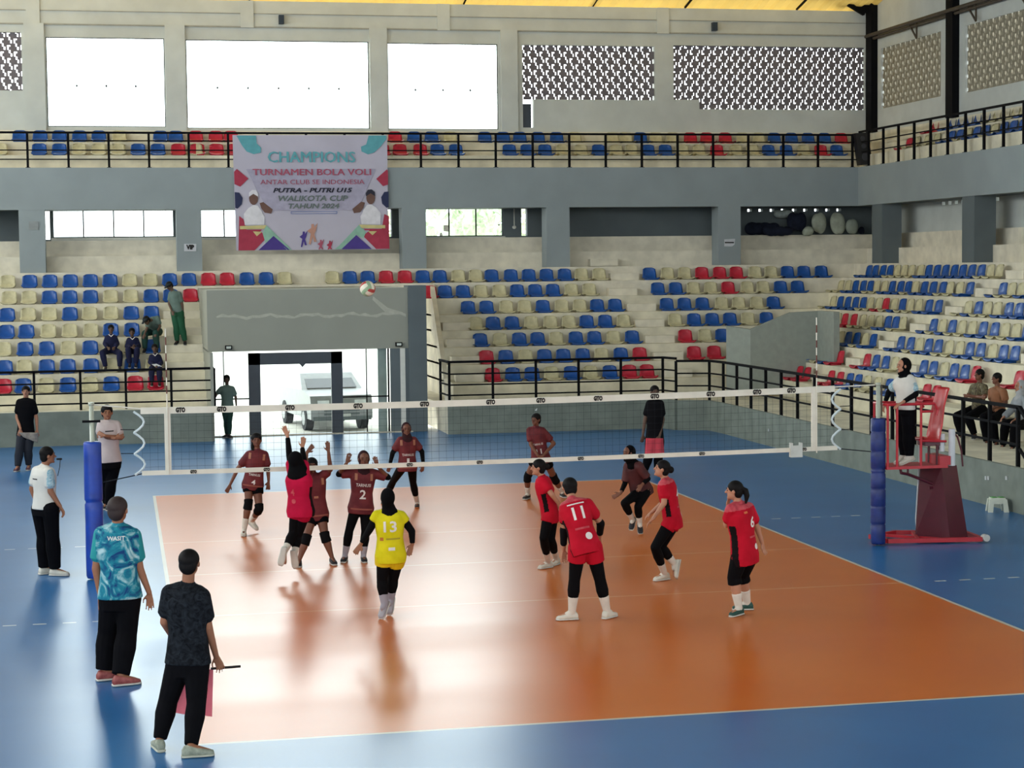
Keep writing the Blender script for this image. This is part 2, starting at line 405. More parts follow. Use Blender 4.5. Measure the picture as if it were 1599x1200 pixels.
J0 = (-9.2, -7.42, 8.86, 10.42); J1 = (6.36, 10.26, 8.72, 10.26); J2 = (10.82, 16.68, 8.47, 10.3)
LW = [(-6.72, -3.49, 4.9, 5.62), (-2.85, 2.3, 4.88, 5.62), (3.42, 5.75, 4.85, 5.62), (6.28, 6.45, 4.85, 5.62), (2.42, 2.55, 4.85, 5.62), (-6.98, -6.8, 4.85, 5.62), (-3.42, -3.3, 4.85, 5.62)]
walled('wall_far_upper', 'Y', FW, .25, XL-4, 17.2, 7.4, 11.36, UW+[J0, J1, J2, (6.36, 6.68, 7.92, 8.72)], M_plaster)
dots = [(12.35+i*.345, 12.35+i*.345+.14, 5.5, 5.58) for i in range(11)]
walled('wall_far_lower', 'Y', FW, .25, XL-4, 17.2, 4.4, 7.4, LW+dots, M_dgrey)
g = MB(); g.box(XL, 17, 27.86, 28.02, 7.42, 7.79); g.box(16.86, 17, -8, 28, 7.42, 7.79); struct('trim_3', g, M_conc)
g = MB(); g.box(XL, 17, 27.96, 28.02, 10.62, 10.66); g.box(XL, 17, 27.97, 28.02, 11.0, 11.02); struct('trim_4', g, mat('aged_plaster', '9c9c92', .85, .2))
for i, (a, b, x) in enumerate([(-3.62, -3.08, 0), (1.99, 2.48, 0), (5.72, 6.2, 0), (-7.35, -6.82, 0)]):
    g = MB(); g.box(a, b, 27.9, 28.02, 7.78, 10.66); struct('trim_%d' % (5+i), g, M_white if 0 else M_plaster)
for i, x in enumerate((-7.1, -2.0+.62, 4.1, 10.5)):
    g = MB(); g.box(x-.18, x+.18, 27.95, 28.02, 10.62, 11.36); struct('trim_%d' % (9+i), g, M_plaster)
# big upper windows: thin steel frames and fixing lugs
for i, (a, b, c, d) in enumerate(UW):
    w = thing('window_%d' % (3+i), None, None, ((a+b)/2, FW, c)); w['kind'] = 'structure'
    g = MB()
    for z in (c, d): g.box(a, b, FW+.02, FW+.06, z-.02, z+.02)
    for x in (a, b): g.box(x-.02, x+.02, FW+.02, FW+.06, c, d)
    g.build('window_frame', M_black, w)
    n = 5 if i == 1 else 3; g = MB(); step_ = (b-a)/(n+1)
    for q in range(n): g.ell((a+step_*(q+1), FW+.05, c+(d-c)*.46), (.03,0,0), (0,.02,0), (0,0,.035), 8, 6)
    g.build('window_lug', M_dgrey, w)
    g = MB(); g.box(a, b, FW+.1, FW+.11, c, d); g.build('window_pane', M_glass, w)
for i, (a, b, c, d) in enumerate(LW[:3]):
    w = thing('window_%d' % (6+i), None, None, ((a+b)/2, FW, c)); w['kind'] = 'structure'
    g = MB(); n = (4, 7, 3)[i]
    for q in range(n+1):
        x = a+(b-a)*q/n; g.box(x-.018, x+.018, FW+.06, FW+.1, c, d)
    g.box(a, b, FW+.06, FW+.1, c-.02, c+.02)
    g.build('window_frame', M_black, w)
    g = MB(); g.box(a-.05, b+.05, FW-.04, FW+.02, c-.13, c-.01); g.build('window_sill', M_white, w)
    g = MB(); g.box(a, b, FW+.08, FW+.085, c, d); g.build('window_pane', M_glass, w)
# pierced breeze-block screens: S-shaped slots in a block wall
def screen(name, ax, at, u0, u1, z0, z1, cell, m, flip=False, th=.07, thin=0):
    g = MB(); n = 8; sub = cell/n
    nu = int(round((u1-u0)/sub)); nz = int(round((z1-z0)/sub))
    for j in range(nz):
        i = 0
        while i < nu:
            def solid(i):
                # two interleaved lattices of slots
                r = nz-1-j if not flip else j
                ii = i
                for ox, oz in ((0, 0), (4, 4)):
                    cx, cz = (ii+ox) % n, (r+oz) % n
                    if SLOT2[cz][cx] == '.': return False
                return True
            k = i; st = solid(i)
            while k < nu and solid(k) == st: k += 1
            if st:
                a, b = u0+i*sub, min(u1, u0+k*sub); c, d = z0+j*sub, z0+(j+1)*sub
                if ax == 'Y': g.box(a, b, at, at+th, c, d)
                else: g.box(at, at+th, a, b, c, d)
            i = k
    return struct(name, g, m)
SLOT2 = ["..######", ".#######", ".#######", "#.######", "#.######", "##.#####", "##.#####", "########"]
M_jali = mat('breeze_block', '6f6a6e', .9, .2, var=.1)
M_jali2 = mat('breeze_block_warm', '8c8674', .9, .2, var=.1)
screen('wall_screen_far_left', 'Y', FW+.08, J0[0], J0[1], J0[2], J0[3], .35, M_jali)
screen('wall_screen_far_middle', 'Y', FW+.08, J1[0], J1[1], J1[2], J1[3], .35, M_jali)
screen('wall_screen_far_right', 'Y', FW+.08, J2[0], J2[1], J2[2], J2[3], .35, M_jali, True)
g = MB(); g.box(10.8, 11.6, FW+.02, FW+.1, 8.4, 8.74); struct('trim_13', g, M_plaster)
g = MB(); g.box(6.36, 6.62, FW+.1, FW+.14, 7.92, 8.6); struct('trim_14', g, M_dframe)
# side wall on the right
SW = 16.9
K = [(23.2, 27.3, 8.45, 10.2), (17.0, 21.7, 8.4, 10.15), (11, 16, 8.4, 10.15)]
sd = [(19.7+i*.4, 19.7+i*.4+.2, 5.5, 5.6) for i in range(9)]+[(13+i*.4, 13+i*.4+.2, 5.5, 5.6) for i in range(9)]
walled('wall_right', 'X', SW, .25, -34, FW+.25, 4.4, 14.5, K+sd, M_plaster)
SLOT2 = ["..######", "..######", ".#######", "#.######", "#.######", "##.#####", "##.#####", "########"]
for i, k in enumerate(K): screen('wall_screen_side', 'X', SW+.06, k[0], k[1], k[2], k[3], .35, M_jali2, th=.045)
for y in (27.55, 22.05, 15.9):
    g = MB(); g.box(16.7, 16.9, y, y+.42, 7.8, 14.4); struct('pillar_steel', g, M_black)
g = MB(); g.tube([(16.72, 28, 10.62), (16.72, 5, 10.62)], .06, 8); g.tube([(16.78, 28, 10.52), (16.78, 5, 10.52)], .045, 8)
for y in (24.9, 21.2, 18.4):
    g.bar((16.75, y, 10.55), (16.75, y-.5, 10.62), .04); g.bar((16.75, y-.45, 10.15), (16.75, y-.45, 10.6), .04); g.bar((16.75, y-.45, 10.15), (16.75, y, 10.55), .04)
tag(g.build('wall_pipe_rail', M_rust), kind='structure')
# other sides of the hall, unseen openings cut for the added fill lamps
walled('wall_left', 'X', -17.2, .25, -34, FW+.25, 0, 14.5, [(-10, 26, 7, 10.2)], M_plaster)
walled('wall_rear', 'Y', -34.2, .25, -17.2, 17.2, 0, 14.5, [(-13, 13, 7, 10.2)], M_plaster)
# roof: yellow translucent sheets on dark purlins
M_roof = mat('yellow_roof_sheet', 'd9b560', .6, .2, var=.06, scale=1, trans=.3)
g = MB(); n = 210; R = []
x0, x1 = -17.2, 17.2
rw = []
for i in range(n*2):
    x = x0+(x1-x0)*i/(n*2-1); rw.append((x, .05 if (i//3) % 2 else 0))
lo = [(x, FW+.6, 11.25+h) for x, h in rw]; hi = [(x, 25.4, 11.98+h) for x, h in rw]
g.add(lo+hi, [(i, i+1, len(rw)+i+1, len(rw)+i) for i in range(len(rw)-1)])
struct('roof_far', g, M_roof)
g = MB(); g.prism([(x0, 3, 17), (x1, 3, 17), (x1, -34.5, 12), (x0, -34.5, 12)], (0, 0, .08)); g.prism([(x0, 25.45, 12), (x1, 25.45, 12), (x1, 3, 17), (x0, 3, 17)], (0, 0, .08)); struct('roof_near', g, mat('grey_roof_sheet', '8d8c84', .8))
g = MB()
for x in (-1.3, 4.7, 8.45, 11.2, 14.6): g.bar((x, FW+.1, 11.4), (x, 4, 16.7), .04, .08)
for y in (27.2, 25, 22): g.bar((-17, y, 11.4+(28.6-y)*.225), (17, y, 11.4+(28.6-y)*.225), .06, .1)
struct('roof_purlins', g, M_black)
g = MB(); g.prism([(15.6, 27.9, 11.75), (16.9, 27.9, 11.75), (16.9, 27.9, 11.1), (16.6, 27.9, 11.34)], (0, -.2, 0)); g.bar((16.6, 27.8, 11.3), (12.0, 27.0, 13.6), .12, .2); struct('roof_truss', g, M_black)
# yard outside
g = MB(); g.box(-60, 60, 21.6, 120, -.75, -.55); struct('ground_yard', g, mat('sunlit_concrete', 'd8d6cc', .9, .2))
# ------------------------------------------------------------------ stadium seats
FAR = {1:"-7.82c -7.27b -6.76b -6.24b -5.73b -5.23b -4.72c -4.19c -3.69b -3.19b -2.68r -2.19r -1.67b -1.16b -0.67c 0.61c 1.08b 1.56b 2.06r 2.57r 3.06b 3.53b 4.04c 4.52c 4.96b 5.5b 6b 6.5b 7.01b 7.49c 7.99c 9.43b 9.95c 10.45c 10.95r 11.47r 11.96r 12.51c 12.98c 13.47b 13.96b 14.48b",2:"-7.76c -7.27c -6.76b -6.25b -5.73b -5.22c -4.71c -4.19b -3.69b -3.18r 3.14r 3.56b 4.05b 4.54c 5.05c 5.54b 6.04b 6.53b 7.05c 7.55c 9.49b 10b 10.51c 11.01c 11.51r 12.07c 12.53c 13.04b 13.54b",3:"-7.79b -7.27c -6.75c -6.24b -5.75c -5.22c -4.71b -4.2b 4.07b 4.57b 5.11c 5.61c 6.11b 6.63c 7.13c 7.61b 8.11b 9.56b 10.06b 10.57b 11.12c 11.61c 12.13c 12.61b",4:"-7.78b -7.3b -6.76c -6.24c -5.72c -5.23b -4.71b 4.15c 4.62b 5.13b 5.65c 6.17c 6.67c 7.16b 7.67b 8.18c 9.61c 10.14b 10.65b 11.15b 11.66c 12.19b",5:"-7.83c -7.31b -6.79b -6.27c -5.74b -5.22c -4.72c -4.22b 4.15b 4.68c 5.19b 5.68b 6.18c 6.71b 7.21b 7.73c 8.24b 9.7r 10.25c 10.73b 11.21b",6:"-7.78b -7.31c -6.78b -6.28b -5.72b -5.23c -4.72b -4.21c 4.19r 4.7b 5.22c 5.72b 6.22b 6.74b 7.24c 7.76b 8.27r 9.75r 10.3r",7:"-7.78r -7.32b -6.78c -6.27b -5.74c -5.24b -4.67r -4.18r 4.23r 4.75b 5.25b 5.76c 6.28b 6.79c 7.3b 7.82r 8.29r"}
RGT = {1:"24.37b 23.92b 23.38b 22.9b 22.43c 21.96c 21.5c 20.93c 20.42b 19.91b 19.41b 18.89b 18.42b 17.91b 17.39b 16.91c 16.44c",2:"24.89c 24.37c 23.81b 23.26b 22.77b 22.33c 21.81c 21.3b 20.76b 20.28b 19.84c 19.29b 18.76b 18.2b 17.8c 17.26c 16.7b 15b 14.56c 14.09c 13.6b",3:"23.88c 23.36b 22.81b 22.27b 21.74b 21.26c 20.71c 20.25r 19.72c 19.2b 18.73c 18.23c 17.63b 17.08b 15.48c 14.95b 14.49c 14.01c 13.45b 12.97b 12.53b",4:"22.47c 21.97c 21.47r 20.85r 20.25c 19.75c 19.21c 18.65b 18.18b 17.75c 15.99b 15.5c 14.98b 14.48c 13.96c 13.42b 12.86b 12.37c 11.87c 11.38b",5:"20.65b 20.16c 19.69b 19.14b 18.6c 18.08b 16.42b 15.87b 15.37c 14.88b 14.36b 13.79c 13.27c 12.76b 12.24b 11.69c 11.19b 10.68b",6:"21.3b 20.74b 20.2b 19.62c 19.14b 18.63r 16.96r 16.42b 15.85b 15.33c 13.75b 13.25b 12.69c 12.21b 11.69b 11.17r 9.26r",7:"21.42b 20.32b 19.81r 19.27r 17.67r 17.09r 16.49b 15.98b 15.44c 14.84c 14.19b 13.66b 12.21r 11.73r"}
UPA = "-6.99b -6.47b -4.41b -3.89b -3.35r -2.84r -2.33r -1.84r 2.2r 2.68r 3.25r 3.73b 4.25b 5.77b 6.28b 6.79b 8.34b 9.79b 10.3b 11.83r 13.38b 13.92b 14.97r 15.46b"
UPB = "-7.51b -6.98b -6.48b -5.95b -5.44b -3.8b -3.39b -2.85r -2.31r -1.9r 2.64r 3.18b 3.67b 5.19b 5.72b 6.2b 6.73b 7.27b 9.74b 11.23r 11.72r 12.28r 13.77b 14.3b 14.81b 15.32b 15.83r"
SEATM = {'b': mat('blue_plastic', '15509a', .35, .5, var=.12, scale=9), 'r': mat('red_plastic', 'bd2238', .35, .5, var=.1, scale=9), 'c': mat('cream_plastic', 'c4bc96', .5, .4, var=.1, scale=9)}
def seat_mesh(c):
    """bucket seat facing -Y, front edge at y=0, resting on z=0"""
    prof = [(-.02, .03), (-.03, .055), (.02, .065), (.14, .05), (.27, .045), (.33, .075), (.36, .14), (.385, .25), (.40, .325), (.405, .345)]
    g = MB(); n = 9; P = []
    for i, (y, z) in enumerate(prof):
        t = i/(len(prof)-1); hw = .205 if i < 5 else .205-.035*((i-5)/4)
        if i == 0: hw = .19
        if i == len(prof)-1: hw -= .03
        row = []
        for k in range(n):
            u = -1+2*k/(n-1); dip = (1-u*u)
            row.append((u*hw, y + (.02*dip if i > 5 else 0) - (.03*abs(u)**3 if i > 5 else 0), z - (.018*dip if i < 6 else 0) - (.02*abs(u)**6 if i >= 8 else 0) + (.018*abs(u)**4 if i < 5 else 0)))
        P.append(row)
    m = len(prof); vs = [p for r in P for p in r]; b = len(vs)
    for i, r in enumerate(P):
        for x, y, z in r: vs.append((x*.985, y+(.014 if i > 4 else .004), z-(.014 if i < 6 else .004)))
    fs = []
    for i in range(m-1):
        for k in range(n-1):
            a = i*n+k; fs += [(a, a+1, a+n+1, a+n), (b+a, b+a+n, b+a+n+1, b+a+1)]
    for k in range(n-1): fs += [(k, b+k, b+k+1, k+1), ((m-1)*n+k, (m-1)*n+k+1, b+(m-1)*n+k+1, b+(m-1)*n+k)]
    for i in range(m-1):
        a = i*n; fs += [(a, a+n, b+a+n, b+a)]; a = i*n+n-1; fs += [(a, b+a, b+a+n, a+n)]
    g.add(vs, fs); g.box(-.16, .16, .04, .3, 0, .035)
    me = g.mesh('stadium_seat'); me.materials.append(SEATM[c]); me.polygons.foreach_set('use_smooth', [True]*len(me.polygons))
    return me
SME = {c: seat_mesh(c) for c in 'brc'}
ORD = ['', 'first', 'second', 'third', 'fourth', 'fifth', 'sixth', 'seventh', 'eighth', 'ninth', 'tenth', 'eleventh', 'twelfth', 'thirteenth', 'fourteenth', 'fifteenth', 'sixteenth', 'seventeenth', 'eighteenth', 'nineteenth', 'twentieth', 'twenty-first', 'twenty-second', 'twenty-third', 'twenty-fourth', 'twenty-fifth', 'twenty-sixth', 'twenty-seventh', 'twenty-eighth']
CN = {'b': 'blue', 'r': 'red', 'c': 'cream'}
def parse(s): return [(float(t[:-1]), t[-1]) for t in s.split()]
spots = []      # (location, rotation, colour, label, group, weight)
for k in range(1, 8):
    L = parse(FAR[k]); blocks = {'left': [a for a in L if a[0] < (-.5 if k > 1 else 0)], 'middle': [a for a in L if 0 < a[0] < 9.2], 'right': [a for a in L if a[0] > 9.2]}
    for bn, bl in blocks.items():
        for i, (x, c) in enumerate(bl):
            lab = '%s plastic seat, %s from the left, row %s from top, far stand %s block' % (CN[c], ORD[i+1], ['', 'one', 'two', 'three', 'four', 'five', 'six', 'seven'][k], bn)
            spots.append(((x, YR[k]+.03, Z[k]), 0, c, lab, 'seats of the far stand', 2-k*.01))
for k in range(1, 8):
    L = parse(RGT[k]); runs = [[L[0]]]
    for a, b in zip(L, L[1:]):
        if a[0]-b[0] > .9: runs.append([])
        runs[-1].append(b)
    for ri, rn in enumerate(runs):
        for i, (y, c) in enumerate(rn):
            lab = '%s plastic seat, %s in the %s run from the corner, row %s, side stand' % (CN[c], ORD[i+1], ORD[ri+1], ['', 'one', 'two', 'three', 'four', 'five', 'six', 'seven'][k])
            spots.append(((XR[k]+.03, y, Z[k]), -PI/2, c, lab, 'seats of the side stand', 3))
for s, yy, zz, nm in ((UPA, 26.75, 7.05, 'front'), (UPB, 27.35, 7.44, 'back')):
    for i, (x, c) in enumerate(parse(s)):
        lab = '%s plastic seat on the far balcony, %s row, %s coloured one from the left' % (CN[c], nm, ORD[i+1] if i+1 < len(ORD) else 'last but %d' % (len(parse(s))-i))
        spots.append(((x, yy+.03, zz), 0, c, lab, 'seats of the far balcony', 2))
ups = [(24.1, 'r', 0), (21.4, 'b', 0), (20.9, 'b', 0), (19.9, 'b', 0), (19.4, 'b', 0), (18.4, 'b', 0), (17.9, 'b', 0), (17.4, 'b', 0), (16.9, 'b', 0), (16.4, 'b', 0), (15.9, 'b', 0)] + \
      [(23.4, 'r', 1), (22.3, 'b', 1), (21.8, 'b', 1), (21.3, 'b', 1), (20.8, 'b', 1), (20.3, 'b', 1), (17.9, 'b', 1), (17.4, 'b', 1), (16.9, 'b', 1), (16.4, 'b', 1)]
cnt = [0, 0]
for y, c, r in ups:
    cnt[r] += 1
    spots.append(((16.03+.45*r, y, 7.05+.39*r), -PI/2, c, '%s plastic seat on the side balcony, %s row, %s coloured one from the corner' % (CN[c], ['front', 'back'][r], ORD[cnt[r]]), 'seats of the side balcony', 2.5))
colr = [s for s in spots if s[2] != 'c']; crm = sorted([s for s in spots if s[2] == 'c'], key=lambda s: (Vector(s[0])-CP).length)
nind = max(0, 300-len(colr)); indiv = colr+crm[:nind]; rest = crm[nind:]
for y0, c in [(x, 'c') for x in (-5.96, -5.45, -4.93, -2.9)]: rest.append(((y0, 26.78, 7.05), 0, 'c'))
for x in (-8, -4.95, 7.3, 7.83, 8.86, 9.3, 10.8, 11.3, 12.4, 12.9, 14.45): rest.append(((x, 26.78, 7.05), 0, 'c'))
for x in (-4.9, 4.2, 7.8, 8.9, 9.3, 10.2, 10.7, 12.8, 13.3): rest.append(((x, 27.38, 7.44), 0, 'c'))
for y in (23.6, 22.9, 22.3, 20.4, 18.9): rest.append(((16.03, y, 7.05), -PI/2, 'c'))
for y in (19.7, 19.2, 18.7, 18.3): rest.append(((16.48, y, 7.44), -PI/2, 'c'))
for loc, rz, c, lab, grp, _w in indiv:
    o = bpy.data.objects.new('stadium_seat', SME[c]); COL.objects.link(o); o.location = loc; o.rotation_euler = (0, 0, rz)
    tag(o, lab, 'seat', grp)
g = MB(); base = SME['c']
for s in rest:
    R = Matrix.Translation(s[0]) @ Matrix.Rotation(s[1], 4, 'Z')
    g.add([R @ v.co for v in base.vertices], [tuple(p.vertices) for p in base.polygons])
tag(g.build('stadium_seats', SEATM['c'], None, True), 'rows of faded cream plastic bucket seats between the coloured ones', 'seats', kind='stuff')

# ------------------------------------------------------------------ railings
def railing(name, label, path, zs, z0, posts, pw=.055, rw=.035):
    root = thing(name, label, 'railing', (path[0][0], path[0][1], z0))
    for (x, y) in posts:
        g = MB(); g.box(x-pw/2, x+pw/2, y-pw/2, y+pw/2, z0, zs[0]); g.box(x-.06, x+.06, y-.06, y+.06, z0, z0+.012); g.build('post', M_black, root)
    for i, z in enumerate(zs):
        g = MB()
        for a, b in zip(path, path[1:]): g.bar((a[0], a[1], z), (b[0], b[1], z), .055 if i == 0 else rw)
        g.build('top_rail' if i == 0 else 'rail', M_black, root)
    return root
def lerp(a, b, n): return [(a[0]+(b[0]-a[0])*i/n, a[1]+(b[1]-a[1])*i/n) for i in range(n+1)]
railing('railing', 'black steel railing in front of the far stand left of the entrance', [(-9, 19.47), (-2.88, 19.47)], [1.70, 1.42, 1.19, .95], .66, [(x, 19.47) for x in (-8, -6.95, -5.92, -4.9, -3.87, -2.88)])
r2 = railing('railing', 'black steel railing in front of the far stand right of the entrance', [(2.62, 20.6), (2.66, 19.47), (7.95, 19.47), (8.1, 18.85)], [1.72, 1.43, 1.17, .92], .7, [(2.62, 20.5)]+lerp((2.66, 19.47), (7.95, 19.47), 5))
railing('railing', 'black steel railing along the walkway of the side stand', [(8.1, 18.85), (8.86, 18.6), (8.95, 17.8), (8.95, 2.75)], [1.66, 1.36, 1.06], .66, [(8.1, 18.85), (8.86, 18.6)]+[(8.95, 17.8-i*1.0) for i in range(16)])
root = thing('stair_railing', 'black handrail running down the stairs at the end of the side railing', 'railing', (8.95, 2.75, 0))
g = MB(); g.bar((8.95, 2.75, 1.66), (8.95, 1.2, .6), .055); g.build('top_rail', M_black, root)
g = MB(); g.bar((8.95, 2.75, 1.0), (8.95, 1.3, .05), .04); g.build('rail', M_black, root)
g = MB(); g.bar((8.95, 1.9, .02), (8.95, 1.9, 1.1), .05); g.build('post', M_black, root)
railing('railing', 'long black railing on top of the far balcony', [(-9.5, 26.32), (15.75, 26.32)], [7.62, 7.41, 7.16, 6.92], 6.7, [(-8.3+i*1.04, 26.32) for i in range(24)], .06, .03)
railing('railing', 'black railing on top of the side balcony', [(15.82, 26.3), (15.82, 12)], [7.70, 7.40, 7.12], 6.7, [(15.82, 25.6-i*1.04) for i in range(13)], .06, .03)

# ------------------------------------------------------------------ the net
M_tape = mat('white_net_tape', 'd8d5c6', .7, .3, var=.05, scale=5)
M_cord = mat('dark_net_cord', '1c2126', .8, .2)
M_ink = mat('black_ink', '1a1512', .6, .3)
ZT = 2.245; ZB = 1.33
def ztop(x): return ZT-.035*(1-(x/4.8)**2)+.006*x
def zbot(x): return ZB+.02-.02*(1-(x/4.8)**2)+.004*x
net = thing('volleyball_net', 'volleyball net with white tapes stretched across the court', 'net', (0, 0, 0))
def strip(f0, f1, x0, x1, m, name, n=24, t=.012):
    g = MB(); R = []
    for i in range(n+1):
        x = x0+(x1-x0)*i/n; a, b = f0(x), f1(x); R.append([(x, -t, a), (x, t, a), (x, t, b), (x, -t, b)])
    g.rings(R); return g.build(name, m, net)
strip(lambda x: ztop(x)-.085, ztop, -4.76, 4.76, M_tape, 'top_tape')
strip(lambda x: zbot(x), lambda x: zbot(x)+.06, -4.76, 4.80, M_tape, 'bottom_tape')
for x in (-4.42, 4.46):
    g = MB(); g.box(x-.04, x+.04, -.02, .02, zbot(x)+.0, ztop(x)); g.build('side_band', M_tape, net)
g = MB()
for i in range(96):
    x = -4.75+i*.1; g.box(x-.0009, x+.0009, -.0009, .0009, zbot(x)+.05, ztop(x)-.08)
for j in range(8):
    t = (j+.5)/8; R = []
    for i in range(25):
        x = -4.75+9.5*i/24; z = (zbot(x)+.06)*(1-t)+(ztop(x)-.085)*t; R.append([(x, -.001, z-.001), (x, .001, z-.001), (x, .001, z+.001), (x, -.001, z+.001)])
    g.rings(R)
g.build('netting', M_cord, net)
for sg in (-1, 1):
    pts = []; X0 = 4.72*sg
    for seg in range(3):
        for i in range(7):
            a = i/6; z = ztop(X0)-.05-(seg+a)*(ztop(X0)-zbot(X0)-.06)/3; pts.append((X0+sg*(.13-.13*math.sin(a*PI)) if 1 else 0, 0, z))
    g = MB(); g.tube(pts, .016, 6); g.build('side_cord', mat('pale_blue_rope', 'c9d6d8', .7), net)
    g = MB(); g.tube([(X0, 0, ztop(X0)-.02), (sg*5.36, 0, 2.27)], .01, 6); g.build('tension_rope', M_tape, net)
    g = MB(); g.tube([(X0, 0, zbot(X0)+.03), (sg*5.3, 0, 1.25 if sg < 0 else 1.33)], .008, 6); g.build('tension_rope', M_cord, net)
    for z in ((1.93, 1.62) if sg < 0 else (1.98, 1.65)):
        g = MB(); g.tube([(X0+sg*.12, 0, z), (X0+sg*.3, 0, z+.005)], .006, 5); g.build('tie_cord', M_cord, net)
for x in (-4.25, -3.72, -2.83, -1.93, -1.04, -.14, .55, 1.35, 2.15, 2.95, 3.62, 4.12):
    flat_text('GTO', .08, (x, -.013, ztop(x)-.042), (1, 0, 0), (0, 0, 1), M_ink, net, width=.125, bold=.006)
for x in (-4.1, -3.15, -1.25, -.3, 1.1, 1.95, 2.82, 4.3):
    flat_text('GTO', .055, (x, -.013, zbot(x)+.03), (1, 0, 0), (0, 0, 1), M_ink, net, width=.085, bold=.004)
M_ared = mat('dark_red_band', '5a2a22', .5)
for x, n0 in ((-4.42, 'left'), (4.485, 'right')):
    an = thing('antenna', 'striped antenna rod standing at the %s end of the net' % n0, 'antenna', (x, -.03, zbot(x)))
    z = 1.34; i = 0
    while z < 3.2:
        g = MB(); g.tube([(x, -.03, z), (x, -.03, z+.105)], .009, 6); g.build('rod_segment', (M_ared, M_tape)[i % 2] if z > ZT else M_tape, an); z += .105; i += 1
bx = MB(); bx.box(4.10, 4.27, -.05, .03, 1.29, 1.45); bx.box(4.10, 4.13, -.05, .03, 1.45, 1.49); bx.box(4.24, 4.27, -.05, .03, 1.45, 1.49)
bx = bx.build('clip_box', mat('grey_white_plastic', 'bfc4bd', .5))
tag(bx, 'small white box clipped to the bottom tape near the right antenna', 'box')

def post(x, label, ztp, r, cuts, m):
    root = thing('net_post', label, 'post', (x, 0, 0))
    g = MB(); g.tube([(x, 0, 0), (x, 0, 2.28)], .03, 12); g.tube([(x, 0, 2.26), (x, 0, 2.30)], .038, 12); g.build('pole', mat('pale_steel_tube', 'aab0a0', .35, .6, var=.05), root, True)
    R = []; n = 24
    zz = sorted({.02, ztp, ztp-.02, .05} | {c for c in cuts} | {c-.02 for c in cuts} | {c+.02 for c in cuts} | {ztp*i/10 for i in range(1, 10)})
    for z in zz:
        rr = r
        if z in cuts: rr = r*.90
        if z in (.02, ztp): rr = r*.9
        R.append([(x+rr*math.cos(2*PI*k/n)*(1+.02*math.sin(7*z+k)), rr*math.sin(2*PI*k/n), z) for k in range(n)])
    g = MB(); g.rings(R); g.build('padding', m, root, True)
    return root
M_pad = mat('royal_blue_vinyl', '123a96', .45, .5, var=.18, scale=6, bump=.25)
M_pad2 = mat('navy_blue_wrap', '0e2668', .5, .5, var=.25, scale=8, bump=.3)
p1 = post(-5.38, 'left net post wrapped in smooth blue padding', 1.79, .115, [1.02, 1.0], M_pad)
p2 = post(5.41, 'right net post wrapped in lumpy dark blue padding tied with cord', 1.80, .105, [1.6, 1.33, 1.08, 1.03, .8, .55, .3], M_pad2)
g = MB(); g.box(-5.5, -5.27, -.03, .03, 2.04, 2.07); g.build('winch_bracket', M_black, p1)
g = MB(); g.tube([(5.46, .0, 1.82), (5.46, 0, 2.26)], .012, 6); g.build('winch_strap', M_rust, p2)

# ------------------------------------------------------------------ umpire stand
M_red = mat('red_enamel', 'b0202c', .4, .5, var=.08)
M_maroon = mat('maroon_sheet_steel', '4d1220', .4, .5, var=.1)
us = thing('umpire_stand', 'red steel umpire stand with maroon tower beside the right net post', 'umpire stand', (6.1, .3, 0))
g = MB()
c = [(5.56, .02), (6.9, -.18), (6.95, .5), (6.0, .78), (5.5, .5)]
for a, b in zip(c, c[1:]+c[:1]): g.bar((a[0], a[1], .05), (b[0], b[1], .05), .06)
g.bar((6.0, -.04, .05), (6.25, .74, .05), .05); g.bar((5.7, .6, .05), (6.45, -.1, .05), .04); g.build('base_frame', M_red, us)
g = MB(); bt = [(6.12, .34), (6.46, -.08), (6.78, .02), (6.52, .62)]; tp = [(6.18, .30), (6.36, -.02), (6.62, .05), (6.5, .4)]
g.rings([[(x, y, .06) for x, y in bt], [(x, y, 1.09) for x, y in tp]]); g.build('tower', M_maroon, us)
g = MB(); g.box(5.5, 6.42, -.1, .42, 1.075, 1.115); g.box(6.3, 6.46, -.1, .4, 1.115, 1.24); g.build('platform', M_red, us)
for (x, y) in ((5.52, -.08), (5.52, .40), (5.66, -.08), (6.02, -.08), (6.02, .4)):
    g = MB(); g.tube([(x, y, 1.1), (x, y, 1.98)], .019, 8); g.build('upright', M_red, us)
g = MB(); g.tube([(6.25, -.08, 1.82), (6.27, -.08, 1.9), (6.22, -.08, 1.99), (5.52, -.08, 1.99), (5.50, .0, 1.99), (5.50, .36, 1.99), (5.52, .4, 1.99), (6.22, .4, 1.97), (6.27, .4, 1.9)], .021, 8); g.build('handrail', M_red, us)
g = MB(); g.tube([(6.02, -.08, 1.88), (6.2, -.08, 1.88)], .017, 8); g.build('armrest', M_red, us); g = MB(); g.tube([(6.0, -.08, 1.47), (6.4, -.08, 1.45)], .017, 8); g.build('seat_bearer', M_red, us)
g = MB(); g.tube([(5.78, .1, 1.08), (5.8, .1, 1.0), (5.9, .1, .98), (6.28, .12, .83), (6.3, .12, .78), (6.22, .1, .77)], .022, 8); g.tube([(5.9, .1, 1.08), (5.9, .1, .99)], .016, 8); g.build('bracket', M_maroon, us)
g = MB(); g.tube([(6.68, -.02, 1.08), (6.66, -.02, 1.3), (6.6, -.02, 1.5), (6.55, -.02, 1.55)], .014, 8); g.build('brace', M_maroon, us)
g = MB(); g.tube([(6.95, -.24, .07), (6.95, -.14, .07)], .05, 14); g.build('wheel', mat('white_rubber', 'c7c4bc', .6), us)
g = MB(); g.tube([(6.50, -.05, 1.1), (6.50, -.05, 1.62)], .048, 14); g.tube([(6.38, .02, 1.3), (6.38, .02, 1.55)], .04, 10); g.build('paper_tube', mat('white_pipe', 'c9ccd0', .5), us)
